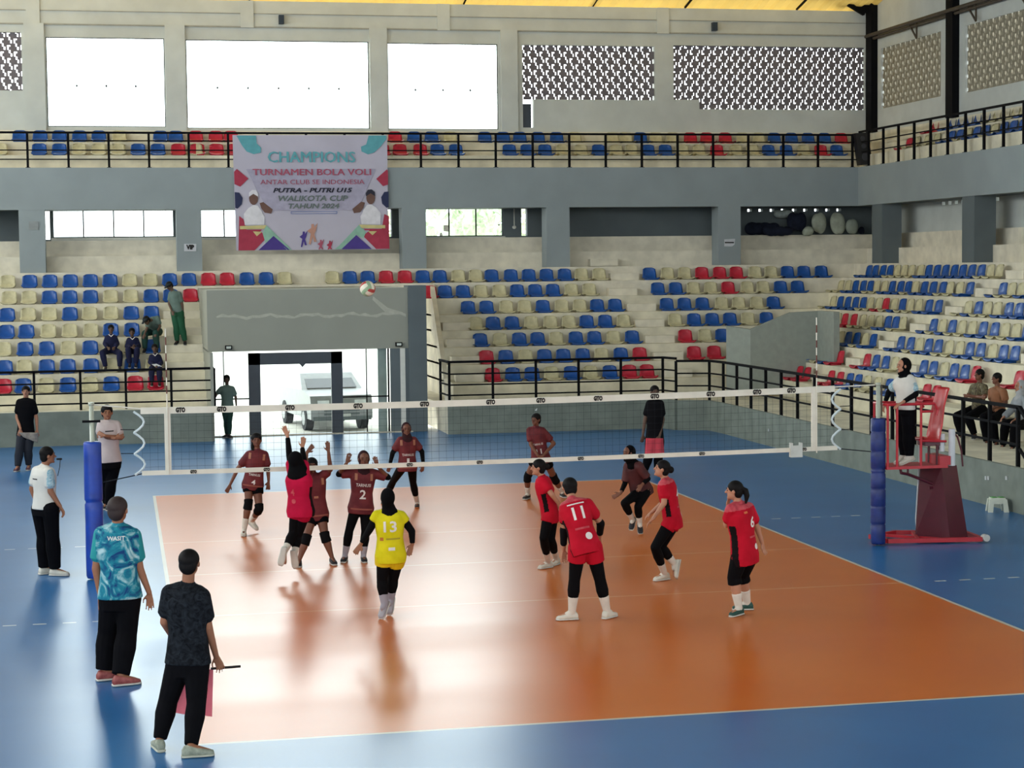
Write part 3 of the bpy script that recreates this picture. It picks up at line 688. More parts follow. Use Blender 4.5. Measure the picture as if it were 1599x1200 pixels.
g = MB(); g.tube([(6.16, .36, .05), (6.14, .36, .3), (6.19, .36, 1.1), (6.19, .36, 1.36), (6.22, .36, 1.40), (6.30, .36, 1.40), (6.33, .36, 1.36)], .014, 8); g.build('white_pole', mat('white_enamel', 'b9bdbd', .4), us)
ch = thing('chair_shell', 'red plastic chair shell fixed on the umpire stand behind the referee', 'chair', (6.3, .1, 1.45))
g = MB()
prof = [(6.04, 1.50), (6.03, 1.47), (6.10, 1.455), (6.28, 1.45), (6.36, 1.50), (6.40, 1.68), (6.44, 1.95), (6.50, 2.16), (6.52, 2.2)]
R = []
for i, (x, z) in enumerate(prof):
    hw = .21 if i < 6 else .20-.03*(i-5)*.4
    R.append([(x+(.02*abs(u)**2 if i < 4 else -.07*abs(u)**2), .14+u*hw, z+(.03*abs(u)**2 if i < 4 else 0)) for u in [-1+2*k/8 for k in range(9)]])
vs = [p for r in R for p in r]; nn = len(vs); vs += [(x+.015, y, z-.015) for x, y, z in vs]; fs = []
for i in range(len(R)-1):
    for k in range(8):
        a = i*9+k; fs += [(a, a+1, a+10, a+9), (nn+a, nn+a+9, nn+a+10, nn+a+1)]
for k in range(8): fs += [(k, nn+k, nn+k+1, k+1), (72+k, 73+k, nn+73+k, nn+72+k)]
for i in range(len(R)-1): fs += [(i*9, i*9+9, nn+i*9+9, nn+i*9), (i*9+8, nn+i*9+8, nn+i*9+17, i*9+17)]
g.add(vs, fs); g.build('shell', mat('bright_red_plastic', 'c8262c', .35, .5, var=.08), ch, True)
g = MB(); g.box(6.12, 6.42, .0, .28, 1.38, 1.45); g.build('mount', M_maroon, ch)
for y_ in (0, .28):
    g = MB(); g.tube([(6.3, y_, 1.1), (6.3, y_, 1.4)], .02, 8); g.build('leg', M_maroon, ch)

# stool
st = thing('stool', 'small white plastic step stool with green top pads by the side wall', 'stool', (8.62, 2.85, 0))
def rot2(x, y, a, cx, cy): return (cx+x*math.cos(a)-y*math.sin(a), cy+x*math.sin(a)+y*math.cos(a))
M_stool = mat('milky_plastic', 'cfd3c2', .5, .4)
for sx_ in (-1, 1):
    for sy in (-1, 1):
        g = MB(); g.rings([[(*rot2(sx_*(.125-d*.6)+a*.035, sy*(.10-d*.6)+b*.03, -.25, 8.62, 2.85), z) for a, b in ((-1,-1),(1,-1),(1,1),(-1,1))] for z, d in ((.0, 0), (.2, .04))]); g.build('leg', M_stool, st)
g = MB(); g.rings([[(*rot2(a*w, b*w*.8, -.25, 8.62, 2.85), z) for a, b in ((-1,-1),(1,-1),(1,1),(-1,1))] for z, w in ((.13, .125), (.2, .118), (.225, .112))]); g.build('seat', M_stool, st)
for a in (-1, 1):
    g = MB(); cx, cy = rot2(a*.06, 0, -.25, 8.62, 2.85); g.box(cx-.04, cx+.04, cy-.05, cy+.05, .225, .234); g.build('green_pad', mat('leaf_green', '4f9a45', .5), st)

# ball in the air: 18 leather panels in red, white and green
bc = onY(574, 451, .35); br = .105
ball = thing('volleyball', 'red, white and green volleyball high above the net', 'ball', bc)
import itertools
bm = bmesh.new(); bmesh.ops.create_cube(bm, size=2); bmesh.ops.subdivide_edges(bm, edges=bm.edges, cuts=8, use_grid_fill=True)
RX = Matrix.Rotation(.7, 4, 'X') @ Matrix.Rotation(.6, 4, 'Y') @ Matrix.Rotation(.4, 4, 'Z')
for f in bm.faces:
    c_ = f.calc_center_median(); ax = max(range(3), key=lambda i: abs(c_[i])); o_ = c_[(ax+1) % 3]
    f.material_index = 1 if abs(o_) < .34 else (0 if o_ > 0 else 2)
seam = set()
for v in bm.verts:
    ax = max(range(3), key=lambda i: abs(v.co[i])); o_ = v.co[(ax+1) % 3]
    rr = br*(.985 if abs(abs(o_)-.333) < .04 else 1); v.co = (RX @ v.co.normalized())*rr + bc
me = bpy.data.meshes.new('panels'); bm.to_mesh(me); bm.free()
for m_ in (mat('ball_red', 'a8403a', .5), mat('ball_white', 'd9d3bd', .5), mat('ball_green', '8fa986', .5)): me.materials.append(m_)
link('panels', me, ball, True)

# ------------------------------------------------------------------ banner on the balcony rail
bn = thing('banner', 'large white printed cloth banner hanging from the balcony railing', 'banner', (0, 26.18, 4.6))
BY = 26.18
tl, tr, br_, bl = onY(363, 211, BY), onY(604.5, 211, BY), onY(606.5, 389.5, BY), onY(369, 391.5, BY)
def BP(u, v, lift=0):                 # u 0..1 right, v 0..1 down
    p = tl*(1-u)*(1-v)+tr*u*(1-v)+br_*u*v+bl*(1-u)*v; return Vector((p.x, BY-lift+.012*math.sin(u*19)*(v), p.z))
g = MB(); n = 24; R0 = [[BP(i/n, j/16) for i in range(n+1)] for j in range(17)]
vs = [p for r in R0 for p in r]; nn = len(vs); vs += [p+Vector((0, .006, 0)) for p in vs]; fs = []
for j in range(16):
    for i in range(n):
        a = j*(n+1)+i; fs += [(a, a+1, a+n+2, a+n+1), (nn+a, nn+a+n+1, nn+a+n+2, nn+a+1)]
g.add(vs, fs); g.build('cloth', mat('lilac_white_cloth', 'bdb8c6', .85, .2, var=.05, scale=1), bn, True)
def shape(name, m, pts, lift=.02):
    """flat printed shape given in px of the 1500 x 1200 detail of the banner"""
    g = MB(); P = [BP((x-25)/1440, (y-60)/1085, lift) for x, y in pts]; g.prism(P, (0, .004, 0)); return g.build(name, m, bn)
C_teal = mat('print_teal', '5fa3ac', .8); C_red = mat('print_red', 'a8384e', .8); C_pur = mat('print_purple', '4a3a86', .8); C_grn = mat('print_green', '8fb7a3', .8)
C_pink = mat('print_rose', 'a85468', .8); C_dk = mat('print_black', '2a2a38', .8); C_grey = mat('print_grey', '6b7573', .8); C_tan = mat('print_skin', '6d5148', .8); C_yel = mat('print_yellow', 'c9bd84', .8); C_wh = mat('print_white', 'dcd9de', .8); C_lav = mat('print_lavender', 'a9a4b8', .8)
shape('teal_blob', C_teal, [(60, 65), (240, 65), (245, 140), (285, 180), (280, 225), (215, 240), (150, 215), (110, 160)])
shape('teal_blob', C_teal, [(1290, 65), (1455, 65), (1455, 100), (1400, 170), (1340, 225), (1280, 243), (1220, 215), (1215, 170), (1265, 150)])
shape('grey_field', C_lav, [(140, 380), (1350, 380), (1180, 770), (330, 770)], .018)
shape('red_diamond', C_red, [(28, 405), (55, 378), (158, 468), (80, 545), (28, 520)])
shape('red_diamond', C_red, [(1458, 385), (1355, 475), (1420, 545), (1468, 530), (1468, 400)])
shape('red_corner', C_red, [(62, 820), (100, 850), (130, 960), (250, 960), (315, 1025), (195, 1145), (45, 1145)], .019)
shape('red_corner', C_red, [(1430, 810), (1474, 830), (1474, 1140), (1345, 1140), (1222, 1015), (1290, 960), (1400, 960)], .019)
shape('green_chevron', C_grn, [(310, 905), (510, 1105), (545, 1145), (500, 1145), (375, 1010), (300, 1080), (275, 985)], .021)
shape('green_chevron', C_grn, [(1190, 905), (1250, 985), (1225, 1040), (1160, 1005), (1020, 1140), (950, 1140), (1000, 1100)], .021)
shape('purple_triangle', C_pur, [(375, 1010), (525, 1143), (232, 1143)], .024)
shape('purple_triangle', C_pur, [(1158, 1008), (1303, 1140), (1015, 1140)], .024)
shape('yellow_arrow', C_yel, [(185, 965), (270, 970), (220, 1012)], .024); shape('yellow_arrow', C_yel, [(1270, 972), (1355, 972), (1313, 1010)], .024)
for q, X0_ in enumerate((0, 1)):
    f = (lambda x: x) if not q else (lambda x: 1500-x)
    shape('blue_disc', mat('print_navy', '2d3354', .8), [(f(28), 595), (f(70), 600), (f(100), 650), (f(90), 710), (f(50), 750), (f(28), 745)], .020)
    por = shape('portrait', C_wh, [(f(105), 800), (f(150), 745), (f(195), 718), (f(235), 722), (f(270), 770), (f(280), 800), (f(300), 830), (f(290), 905), (f(110), 905)], .022)
    c_ = [(f(200+42*math.cos(a)), 655+62*math.sin(a)) for a in [2*PI*i/14 for i in range(14)]]
    g = MB(); g.prism([BP((x-25)/1440, (y-60)/1085, .026) for x, y in c_], (0, .003, 0)); g.build('face', C_tan, por)
    hp_ = [(f(158), 640), (f(160), 600), (f(190), 575), (f(225), 578), (f(246), 612), (f(244), 640), (f(200), 612)]
    g = MB(); g.prism([BP((x-25)/1440, (y-60)/1085, .030) for x, y in hp_], (0, .003, 0)); g.build('headwear', C_wh if q == 0 else C_dk, por)
    ar = [(f(255), 700), (f(290), 690), (f(375), 760), (f(360), 800), (f(300), 790), (f(270), 750)]
    g = MB(); g.prism([BP((x-25)/1440, (y-60)/1085, .024) for x, y in ar], (0, .003, 0)); g.build('raised_hand', C_tan, por)
    shape('name_bar', C_yel, [(f(65), 915), (f(315), 908), (f(290), 942), (f(65), 945)], .030)
    shape('name_bar_line', C_red, [(f(75), 950), (f(270), 948), (f(260), 962), (f(75), 965)], .030)
U = Vector((1, 0, 0)); V = Vector((0, 0, 1)); kk = (tr.x-tl.x)/1440
def btext(t, x, y, h, w, m, bold=.01, shear=0):
    flat_text(t, h*kk*1.35, BP((x-25)/1440, (y-60)/1085, .034), U, V, m, bn, width=w*kk, bold=bold, shear=shear)
btext('CHAMPIONS', 748, 272, 105, 810, C_teal, 0); btext('CHAMPIONS', 755, 275, 105, 810, C_teal, 0)
btext('TURNAMEN BOLA VOLI', 750, 412, 62, 1100, C_pink, 0); btext('TURNAMEN BOLA VOLI', 755, 414, 62, 1100, C_pink, 0)
btext('ANTAR CLUB SE INDONESIA', 755, 505, 46, 970, C_pink, 0)
btext('PUTRA - PUTRI U15', 755, 583, 42, 740, C_dk, .006, .25)
btext('WALIKOTA CUP', 757, 660, 52, 650, C_grey, .006, .2)
btext('TAHUN 2024', 762, 732, 46, 475, C_grey, .006, .2)
for (a, b, c_, d) in ((545, 780, 980, 784), (545, 800, 980, 804), (545, 780, 549, 804), (976, 780, 980, 804)):
    shape('date_box', mat('print_blue', '4d6aa8', .8), [(a, b), (c_, b), (c_, d), (a, d)], .026)
for x0_, c_, s_, h0 in ((660, C_pur, 1, 970), (745, mat('print_orange', 'b98a78', .8), 1.3, 900), (820, C_pink, .8, 1050), (905, C_red, .8, 1060)):
    shape('player_silhouette', c_, [(x0_-8*s_, h0), (x0_+10*s_, h0), (x0_+12*s_, h0+25*s_), (x0_+38*s_, h0-10*s_), (x0_+25*s_, h0+45*s_), (x0_+12*s_, h0+75*s_), (x0_+28*s_, min(1140, h0+130*s_)), (x0_+8*s_, min(1140, h0+130*s_)), (x0_, h0+90*s_), (x0_-18*s_, min(1142, h0+150*s_)), (x0_-30*s_, min(1142, h0+145*s_)), (x0_-14*s_, h0+70*s_), (x0_-40*s_, h0+50*s_), (x0_-10*s_, h0+28*s_)], .026)

# ------------------------------------------------------------------ notices, lamps, speaker, fittings
def plate(name, label, cat, pts, m, d=.01):
    g = MB(); g.prism(pts, (0, d, 0)); o = g.build(name, m); tag(o, label, cat); return o
M_paper = mat('white_paper', 'c6c8cc', .8, .2)
CY = 26.26
def rectY(px0, py0, px1, py1, Y): return [onY(px0, py0, Y), onY(px1, py0, Y), onY(px1, py1, Y), onY(px0, py1, Y)]
vp = thing('notice', 'white paper sign reading VIP taped to the second pillar', 'sign', onY(297, 386, CY))
g = MB(); g.prism(rectY(287.5, 381, 306.5, 392.5, CY), (0, .01, 0)); g.build('sheet', M_paper, vp)
flat_text('VIP', .16, onY(297, 386.5, CY-.004), U, V, M_ink, vp, width=.21, bold=.01)
n1 = plate('notice', 'blank crumpled white paper on the leftmost pillar', 'sign', rectY(45, 346, 60, 359, CY), mat('grey_paper', '8d9291', .8))
n2 = thing('notice', 'torn white paper with a dark line on the pillar left of the bags', 'sign', onY(1139, 379, CY))
g = MB(); g.prism([onY(1131, 374, CY), onY(1148, 373, CY), onY(1147, 382, CY), onY(1143, 385, CY), onY(1131, 385, CY)], (0, .01, 0)); g.build('sheet', M_paper, n2)
g = MB(); g.prism(rectY(1132, 378, 1146, 380, CY-.006), (0, .004, 0)); g.build('printed_line', M_ink, n2)
for px, py, s in ((357, 543, 'left'), (623, 538, 'right')):
    e = thing('emergency_lamp', 'small boxed lamp at the %s end of the entrance lintel' % s, 'lamp', onY(px, py, 20.45))
    g = MB(); P = onY(px, py, 20.44); g.box(P.x-.08, P.x+.08, 20.42, 20.5, P.z-.05, P.z+.05); g.build('housing', M_black, e)
    g = MB(); g.box(P.x-.055, P.x+.055, 20.41, 20.425, P.z-.028, P.z+.028); g.build('lens', mat('lamp_lens', 'c8cfc4', .3), e)
for px, py, s in ((439, 31, 'above the widest window'), (1115, 42, 'above the right pierced screen')):
    P = onY(px, py, 27.95); g = MB(); g.box(P.x-.07, P.x+.07, 27.82, 28.0, P.z-.12, P.z+.12); g.box(P.x-.05, P.x+.05, 27.8, 27.83, P.z-.1, P.z+.1)
    tag(g.build('wall_speaker', mat('navy_box', '26333f', .5)), 'small dark wall box %s' % s, 'speaker')
sp = thing('loudspeaker', 'tall black loudspeaker leaning at the corner of the balcony', 'speaker', (15.6, 25.9, 6.7))
g = MB(); a, b, c_, d = onY(1336, 208, 26.1), onY(1355, 207, 26.1), onY(1363, 256, 26.1), onY(1344, 258, 26.1)
g.prism([a, b, c_, d], (0, .28, 0)); g.build('cabinet', mat('black_cabinet', '1b1b1d', .5, .4), sp)
for t in (.18, .42, .75):
    P = (a+b)/2*(1-t)+(c_+d)/2*t; g = MB(); g.tube([P+Vector((0, -.015, 0)), P+Vector((0, .01, 0))], .07 if t < .5 else .11, 14); g.build('driver', mat('grey_cone', '3a3a40', .4), sp)
# pendant rod and lamp near the pale strips, under the balcony
P = onY(803, 355, 27.8); g = MB(); g.tube([(P.x, 27.8, 5.62), (P.x, 27.8, P.z)], .015, 6); g.ell(P, (.06,0,0), (0,.06,0), (0,0,.05))
tag(g.build('pendant_lamp', M_white, None, True), 'thin white rod with a round end hanging under the balcony', 'lamp')
# bundles stored under the balcony
def blob(name, px, py, w, h, Y, m, label, cat, seed, parts=4):
    rnd = random.Random(seed); P = onY(px, py, Y); g = MB()
    for i in range(parts):
        sa_ = w/(parts+.6); dx = (i/(max(1, parts-1))-.5)*(w-2*sa_); g.ell(P+Vector((dx, rnd.uniform(-.02, .02), rnd.uniform(-.03, .0)*h)), (sa_, 0, rnd.uniform(-.03, .03)), (0, .13, 0), (rnd.uniform(-.03, .03), 0, h*.5*rnd.uniform(.85, 1)), 12, 8)
    o = remesh(g, name, m, None, .03, 3); tag(o, label, cat)
M_dkcl = mat('dark_navy_cloth', '1c2130', .9, .2, var=.3, scale=5); M_sack = mat('grey_green_sack', 'a0a594', .9, .2, var=.15, scale=6, bump=.3)
blob('cloth_bundle', 1190, 357, 1.1, .42, 27.62, M_dkcl, 'low black cloth bundle at the left of the stored heap', 'bundle', 1)
blob('cloth_bundle', 1215, 361, .95, .30, 27.12, M_dkcl, 'black cloth bundle lying in front of the stored heap', 'bundle', 2)
blob('cloth_bundle', 1244, 346, .62, .6, 27.36, M_dkcl, 'tall dark bundle with a pale strap in the stored heap', 'bundle', 3, 3)
blob('folded_tarpaulin', 1225, 334, .7, .3, 27.75, mat('pale_tarpaulin', 'a2aca6', .7, var=.2, scale=8), 'pale folded tarpaulin on top of the black bundles', 'tarpaulin', 4, 3)
blob('sack', 1262, 361, .36, .3, 27.08, M_sack, 'small square grey-green sack beside the dark bundle', 'sack', 5, 2)
blob('sack', 1279, 348, .46, .66, 27.36, M_sack, 'tall grey-green sack with a white flap, left of the pair', 'sack', 6, 2)
blob('sack', 1308, 348, .48, .70, 27.3, M_sack, 'tall grey-green sack standing right of its pair', 'sack', 7, 2)
blob('covered_chair', 1330, 354, .38, .5, 27.12, mat('pale_cover', '8a9184', .9), 'small chair under a pale cover at the right of the sacks', 'chair', 8, 2)
blob('black_box', 1345, 360, .18, .26, 27.4, M_dkcl, 'small black box at the right end of the heap', 'box', 9, 2)
# litter on the floor edge
M_lit = mat('litter_white', 'cfd2d0', .8)
for i, (px, py, s) in enumerate([(837, 640, 'leftmost on the far plinth'), (1147, 633, 'near the far corner'), (1078, 630, 'high on the far plinth')]):
    P = onY(px, py, 19.3); g = MB(); g.prism([(P.x-.03, 19.30, P.z-.02), (P.x+.02, 19.30, P.z-.03), (P.x+.03, 19.30, P.z+.03)], (0, .02, 0)); tag(g.build('paper_scrap', M_lit), 'tiny white paper scrap %s' % s, 'scrap')
for i, (px, py, s) in enumerate([(1539, 747, 'left of the pair above the stool'), (1543, 747, 'right of the pair above the stool'), (1571, 747, 'alone right of the pair above the stool'), (1200, 672, 'on the side plinth left of the net box')]):
    P = onX(px, py, 8.8); g = MB(); g.prism([(8.795, P.y-.02, P.z-.03), (8.795, P.y+.02, P.z-.03), (8.795, P.y+.02, P.z+.03), (8.795, P.y-.02, P.z+.03)], (.02, 0, 0)); tag(g.build('paper_scrap', M_lit), 'tiny white paper scrap %s' % s, 'scrap')

# ------------------------------------------------------------------ cars and greenery outside
def car(x, y, L, W, H, rz, label, paint):
    root = thing('car', label, 'car', (x, y, -.55)); M_ = Matrix.Translation((x, y, -.55)) @ Matrix.Rotation(rz, 4, 'Z')
    def T(mb): mb.v = [tuple(M_ @ Vector(p)) for p in mb.v]; return mb
    hL, hW = L/2, W/2
    g = MB(); prof = [(-hL, .35), (-hL, .75), (-hL+.1, 1.0), (-hL+1.15, 1.12), (-hL+1.9, H-.08), (-hL+2.3, H), (hL-.35, H), (hL-.05, 1.05), (hL, .9), (hL, .35)]
    g.rings([[(px_, yy*(hW-(.12 if pz > 1.2 else 0)), pz) for px_, pz in prof] for yy in (-1, 1)]); T(g).build('body', paint, root)
    g = MB(); g.prism([(-hL+1.2, -hW+.16, 1.16), (-hL+1.2, hW-.16, 1.16), (-hL+1.88, hW-.2, H-.12), (-hL+1.88, -hW+.2, H-.12)], (-.03, 0, 0)); T(g).build('windscreen', mat('dark_glass', '2a3238', .1, .6), root)
    for s in (-1, 1):
        g = MB(); g.prism([(-hL+1.7, s*(hW-.1), 1.14), (hL-.6, s*(hW-.1), 1.14), (hL-.6, s*(hW-.13), H-.15), (-hL+2.1, s*(hW-.13), H-.15)], (0, s*.03, 0)); T(g).build('side_window', MATS['dark_glass'], root)
        g = MB(); g.box(-hL-.02, -hL+.05, s*(hW-.35)-.16, s*(hW-.35)+.16, .72, .88); T(g).build('headlamp', mat('headlamp_glass', 'dfe4e6', .2), root)
        for xx in (-hL+.85, hL-.85):
            g = MB(); g.tube([(xx, s*(hW-.2), .34), (xx, s*(hW+.02), .34)], .34, 18); T(g); wq = g.build('wheel', mat('tyre', '1c1c1e', .8), root)
            g = MB(); g.tube([(xx, s*(hW+.0), .34), (xx, s*(hW+.035), .34)], .2, 14); T(g); g.build('hubcap', mat('alloy', '9a9da0', .35, metal=.6), wq)
    g = MB()
    for z in (.5, .6, .7): g.box(-hL-.03, -hL+.02, -.5, .5, z-.03, z+.02)
    T(g).build('grille', M_dgrey, root)
    g = MB(); g.box(-hL-.05, -hL, -.24, .24, .4, .5); T(g).build('number_plate', MATS['litter_white'], root)
    g = MB(); g.box(-hL-.06, -hL+.1, -hW+.05, hW-.05, .32, .42); T(g).build('bumper', M_dgrey, root)
    return root
car(onY(512, 640, 28.5).x, 29.5, 4.4, 1.75, 1.62, PI/2+.12, 'silver sport utility car parked outside the glass door', mat('silver_paint', '8c9092', .3, .6))
car(onY(676, 640, 34).x, 34, 4.2, 1.7, 1.5, PI/2-.2, 'grey car glimpsed through the narrow gap beside the entrance pillar', mat('grey_paint_car', '8f9496', .3, .6))
def bush(px, py, Y, r, label, seed):
    rnd = random.Random(seed); P = onY(px, py, Y); root = thing('tree', label, 'tree', (P.x, Y, 0))
    g = MB(); g.tube([(P.x, Y, 0), (P.x+.1, Y, P.z)], .18, 8); g.build('trunk', M_rust, root)
    g = MB()
    for i in range(420):
        d = Vector((rnd.gauss(0, 1), rnd.gauss(0, 1), rnd.gauss(0, .7))).normalized()*r*rnd.uniform(.55, 1); q = P+d; a = Vector((rnd.uniform(-1, 1), rnd.uniform(-1, 1), rnd.uniform(-1, 1))).normalized()*.28; b = a.cross(Vector((rnd.uniform(-1, 1), rnd.uniform(-1, 1), .3))).normalized()*.2
        g.add([q-a, q-b, q+a, q+b], [(0, 1, 2, 3)])
    g.build('crown', mat('overexposed_leaves', 'b4c8a4', .8, c2='d5e2c2'), root)  # leaf green paled, outdoor overexposure put into the colour
bush(690, 352, 47, 2.6, 'pale green tree seen through the window right of the banner, left crown', 1)
bush(780, 350, 56, 2.6, 'pale green tree seen through the window right of the banner, right crown', 2)
# ------------------------------------------------------------------ people
SKIN = {'tan': mat('tan_skin', '8f5f45', .55, .35, var=.06), 'brown': mat('brown_skin', '6f4634', .55, .35, var=.06), 'fair': mat('fair_skin', 'a8765c', .55, .35, var=.06), 'dim': mat('dim_skin', '5d473a', .6, .3, var=.06)}
M_hair = mat('black_hair', '0c0908', .65, .15, var=.3, scale=30)
M_eye = mat('dark_eye', '120d0c', .3, .5); M_lip = mat('lip', '6e3a35', .5); M_sole = mat('shoe_sole', 'b9b7ae', .6)
PERSONS = {}
def V3(a): return Vector(a)
def person(key, label, plane, j, yaw, h=1.5, skin='tan', head_yaw=None, head_pitch=0, wear=(), shoe=None, sole=None, hair='short', hairm=None, group=None, vox=.009, hands=(0, 0), face=True, build=1.0, no_sh=False, zfoot=0.0, hand_curl=.5, bend=.3):
    """j: joints as (px, py[, offset in depth]) on the vertical plane through the figure; yaw 0 faces away from the camera, 180 towards it"""
    ax, base = plane; s = h/1.75
    def P(t, d=0.0):
        o = t[2] if len(t) > 2 else d
        return onY(t[0], t[1], base+o) if ax == 'Y' else onX(t[0], t[1], base+o)
    yr = math.radians(yaw); F = Vector((math.sin(yr), math.cos(yr), 0)); sg = 1 if math.cos(yr) >= 0 else -1
    ab = Vector((abs(math.cos(yr)), -sg*math.sin(yr), 0))          # image-left to image-right shoulder
    if ax == 'X': da, db = 0, 0
    W = .32*s*build; wh = .19*s
    dz = ab.y
    J = {}
    J['nk'] = P(j['nk']); J['hd'] = P(j['hd'])
    J['sa'] = P(j['sa'], -W/2*dz if ax == 'Y' else 0); J['sb'] = P(j['sb'], W/2*dz if ax == 'Y' else 0)
    J['pa'] = P(j['pa'], -wh/2*dz if ax == 'Y' else 0); J['pb'] = P(j['pb'], wh/2*dz if ax == 'Y' else 0)
    if ax == 'X':
        m = (J['sa']+J['sb'])/2
    oa = -W/2*dz if ax == 'Y' else 0; ob = -oa
    for k, o in (('ea', oa), ('eb', ob), ('wa', oa), ('wb', ob)): J[k] = P(j[k], o)
    for k, w_, e_ in (('ha', 'wa', 'ea'), ('hb', 'wb', 'eb')):
        if k in j: J[k] = P(j[k], j[w_][2] if len(j[w_]) > 2 else (oa if k == 'ha' else ob))
        else:
            J[k] = J[w_] + (J[w_]-J[e_]).normalized()*.12*s
        d = (J[k]-J[w_]); L_ = d.length
        J[k] = J[w_] + (d.normalized() if L_ > .01 else Vector((0, 0, -1)))*.165*s
    for k in ('a', 'b'):
        an, tn = j['a'+k], j['t'+k]
        if len(an) > 2: A = P(an); T = P(tn, an[2])
        else: A = onZ(an[0], an[1], zfoot+.085*s); T = onZ(tn[0], tn[1], zfoot+.025)
        J['a'+k] = A; d = T-A; fl = .19*s
        if len(an) <= 2:
            d.z = 0
            if d.length < .05: d = F.copy()
            T = A + d.normalized()*fl; T.z = zfoot+.03*s
        else: T = A + d.normalized()*fl
        J['t'+k] = T
        hp = J['p'+k]; kn = j['k'+k]
        mid = (hp+A)/2; off = (mid.y-base) if ax == 'Y' else (mid.x-base)
        J['k'+k] = P(kn, off)
        if len(kn) <= 2:      # bend forward until the leg has its real length
            want = (.42+.42)*s; dd = (J['k'+k]-hp).length + (A-J['k'+k]).length
            if want > dd:
                e = min(.22*s, math.sqrt(max(0, (want/2)**2-(dd/2)**2))); J['k'+k] = J['k'+k] + F*e*bend
    hip = (J['pa']+J['pb'])/2; top = J['nk']
    root = thing('person', label, 'person', (hip.x, hip.y, min(J['aa'].z, J['ab'].z)-.085*s), group)
    up = (top-hip).normalized()
    latS = (J['sb']-J['sa']); latS = (latS - up*latS.dot(up)).normalized() if ax == 'Y' else Vector((0, -1, 0))
    if ax == 'Y' and abs(latS.dot(ab)) < .3: latS = ab
    latH = (J['pb']-J['pa']); latH = (latH - up*latH.dot(up))
    latH = latH.normalized() if latH.length > .05 else latS
    if latH.dot(latS) < .3: latH = latS
    fr_ = latS.cross(up)
    if fr_.dot(F) < 0: fr_ = -fr_
    fr_.normalize()
    def torso(mb, inf, t0=-.12, t1=1.0, hemw=1.0, flat=False):
        secs = []
        for t, w, d in ((-.16, .150, .105), (0, .165, .11), (.15, .155, .108), (.4, .135, .10), (.62, .152, .112), (.8, .165, .112), (.92, .155, .09), (1.0, .095, .065)):
            if t < t0-1e-6 or t > t1+1e-6: continue
            if inf and t == 1.0: t, w, d = .985, .092, .068
            if not inf and t > .9: w, d = (w-.012, d-.01) if t < 1 else (.066, .052)
            lat = (latH*(1-t)+latS*t).normalized() if 0 <= t <= 1 else (latH if t < 0 else latS)
            w = w*build if t < .9 else w
            kk_ = hemw if t <= 0 else 1
            secs.append((hip+(top-hip)*t, lat*(w*s+inf)*kk_, fr_*(d*s*build+inf)*kk_))
        mb.loft(secs, 24, 2.2)
    def arm(mb, k, inf, f0=0, f1=1, loose=0):
        S, E, Wp = J['s'+k], J['e'+k], J['w'+k]; S = S - (S-J['nk']).normalized()*.03*s
        def pt(f): return (S+(E-S)*(f*2)) if f <= .5 else (E+(Wp-E)*((f-.5)*2))
        def rd(f): return (.053-.012*f*2 if f <= .5 else .041-.015*(f-.5)*2)*s+inf+loose*f
        st = [f0]+[x for x in (.25, .5, .62, .8) if f0 < x < f1]+[f1]
        for a, b in zip(st, st[1:]):
            if inf and b == f1: mb.capsule(pt(a), pt(a)+(pt(b)-pt(a))*.5, rd(a), rd((a+b)/2)); mb.frus(pt(a), pt(b), rd(a), rd(b))
            else: mb.capsule(pt(a), pt(b), rd(a), rd(b))
    def leg(mb, k, inf, f0=0, f1=1, loose=0, flare=0):
        H, K_, A = J['p'+k], J['k'+k], J['a'+k]
        def pt(f): return (H+(K_-H)*(f*2)) if f <= .5 else (K_+(A-K_)*((f-.5)*2))
        def rd(f):
            r = (.092-.032*f*2) if f <= .5 else (.060+(.005 if f < .68 else 0)-.028*max(0, (f-.66))/.34)
            return r*s*(1 if build < 1.1 else 1.08)+inf+loose*f+flare*max(0, f-.3)
        st = [f0]+[x for x in (.25, .5, .66, .85) if f0 < x < f1]+[f1]
        for a, b in zip(st, st[1:]):
            if inf and (b == f1): mb.frus(pt(a), pt(b), rd(a), rd(b)); mb.capsule(pt(a), (pt(a)*.9+pt(b)*.1), rd(a), rd(a)*.98)
            elif inf and a == f0 and f0 > 0: mb.frus(pt(a), pt(b), rd(a), rd(b)); mb.capsule((pt(b)*.9+pt(a)*.1), pt(b), rd(b), rd(b))
            else: mb.capsule(pt(a), pt(b), rd(a), rd(b))
    # head frame
    hy = math.radians(head_yaw if head_yaw is not None else yaw); hp_ = math.radians(head_pitch)
    HF = Vector((math.sin(hy)*math.cos(hp_), math.cos(hy)*math.cos(hp_), math.sin(hp_))); HU = Vector((0, 0, 1)); HU = (HU-HF*HU.dot(HF)).normalized(); HR = HF.cross(HU)
    hs = s**.5*.93 if s < 1 else s        # young heads are larger in proportion
    C = J['hd']
    def hpnt(r, f, u): return C + HR*r*hs + HF*f*hs + HU*u*hs
    g = MB(); torso(g, 0)
    g.capsule(J['nk']-up*.04*s, C-HF*.02*hs-HU*.03*hs, .056*s, .052*s)
    for k in 'ab':
        arm(g, k, 0); leg(g, k, 0); g.capsule(J['s'+k]-(J['s'+k]-J['nk']).normalized()*.03*s, J['nk']+(J['s'+k]-J['nk'])*.35, .05*s, .05*s)
        g.capsule(J['p'+k], hip, .1*s, .1*s)
        A, T = J['a'+k], J['t'+k]; fd = (T-A); fd2 = Vector((fd.x, fd.y, 0))
        nf0 = (fd.cross(Vector((0, 0, 1)))).cross(fd); nf0 = nf0.normalized() if nf0.length > 1e-4 and len(j['a'+k]) > 2 else Vector((0, 0, 0)); g.capsule(A, A+(T-A)*.8-nf0*.045*s, .036*s, .024*s)
        # hand: palm, four fingers of unequal length, thumb from the side of the palm
        Wp, Hd = J['w'+k], J['h'+k]; d = (Hd-Wp).normalized(); hl = .165*s*1.06
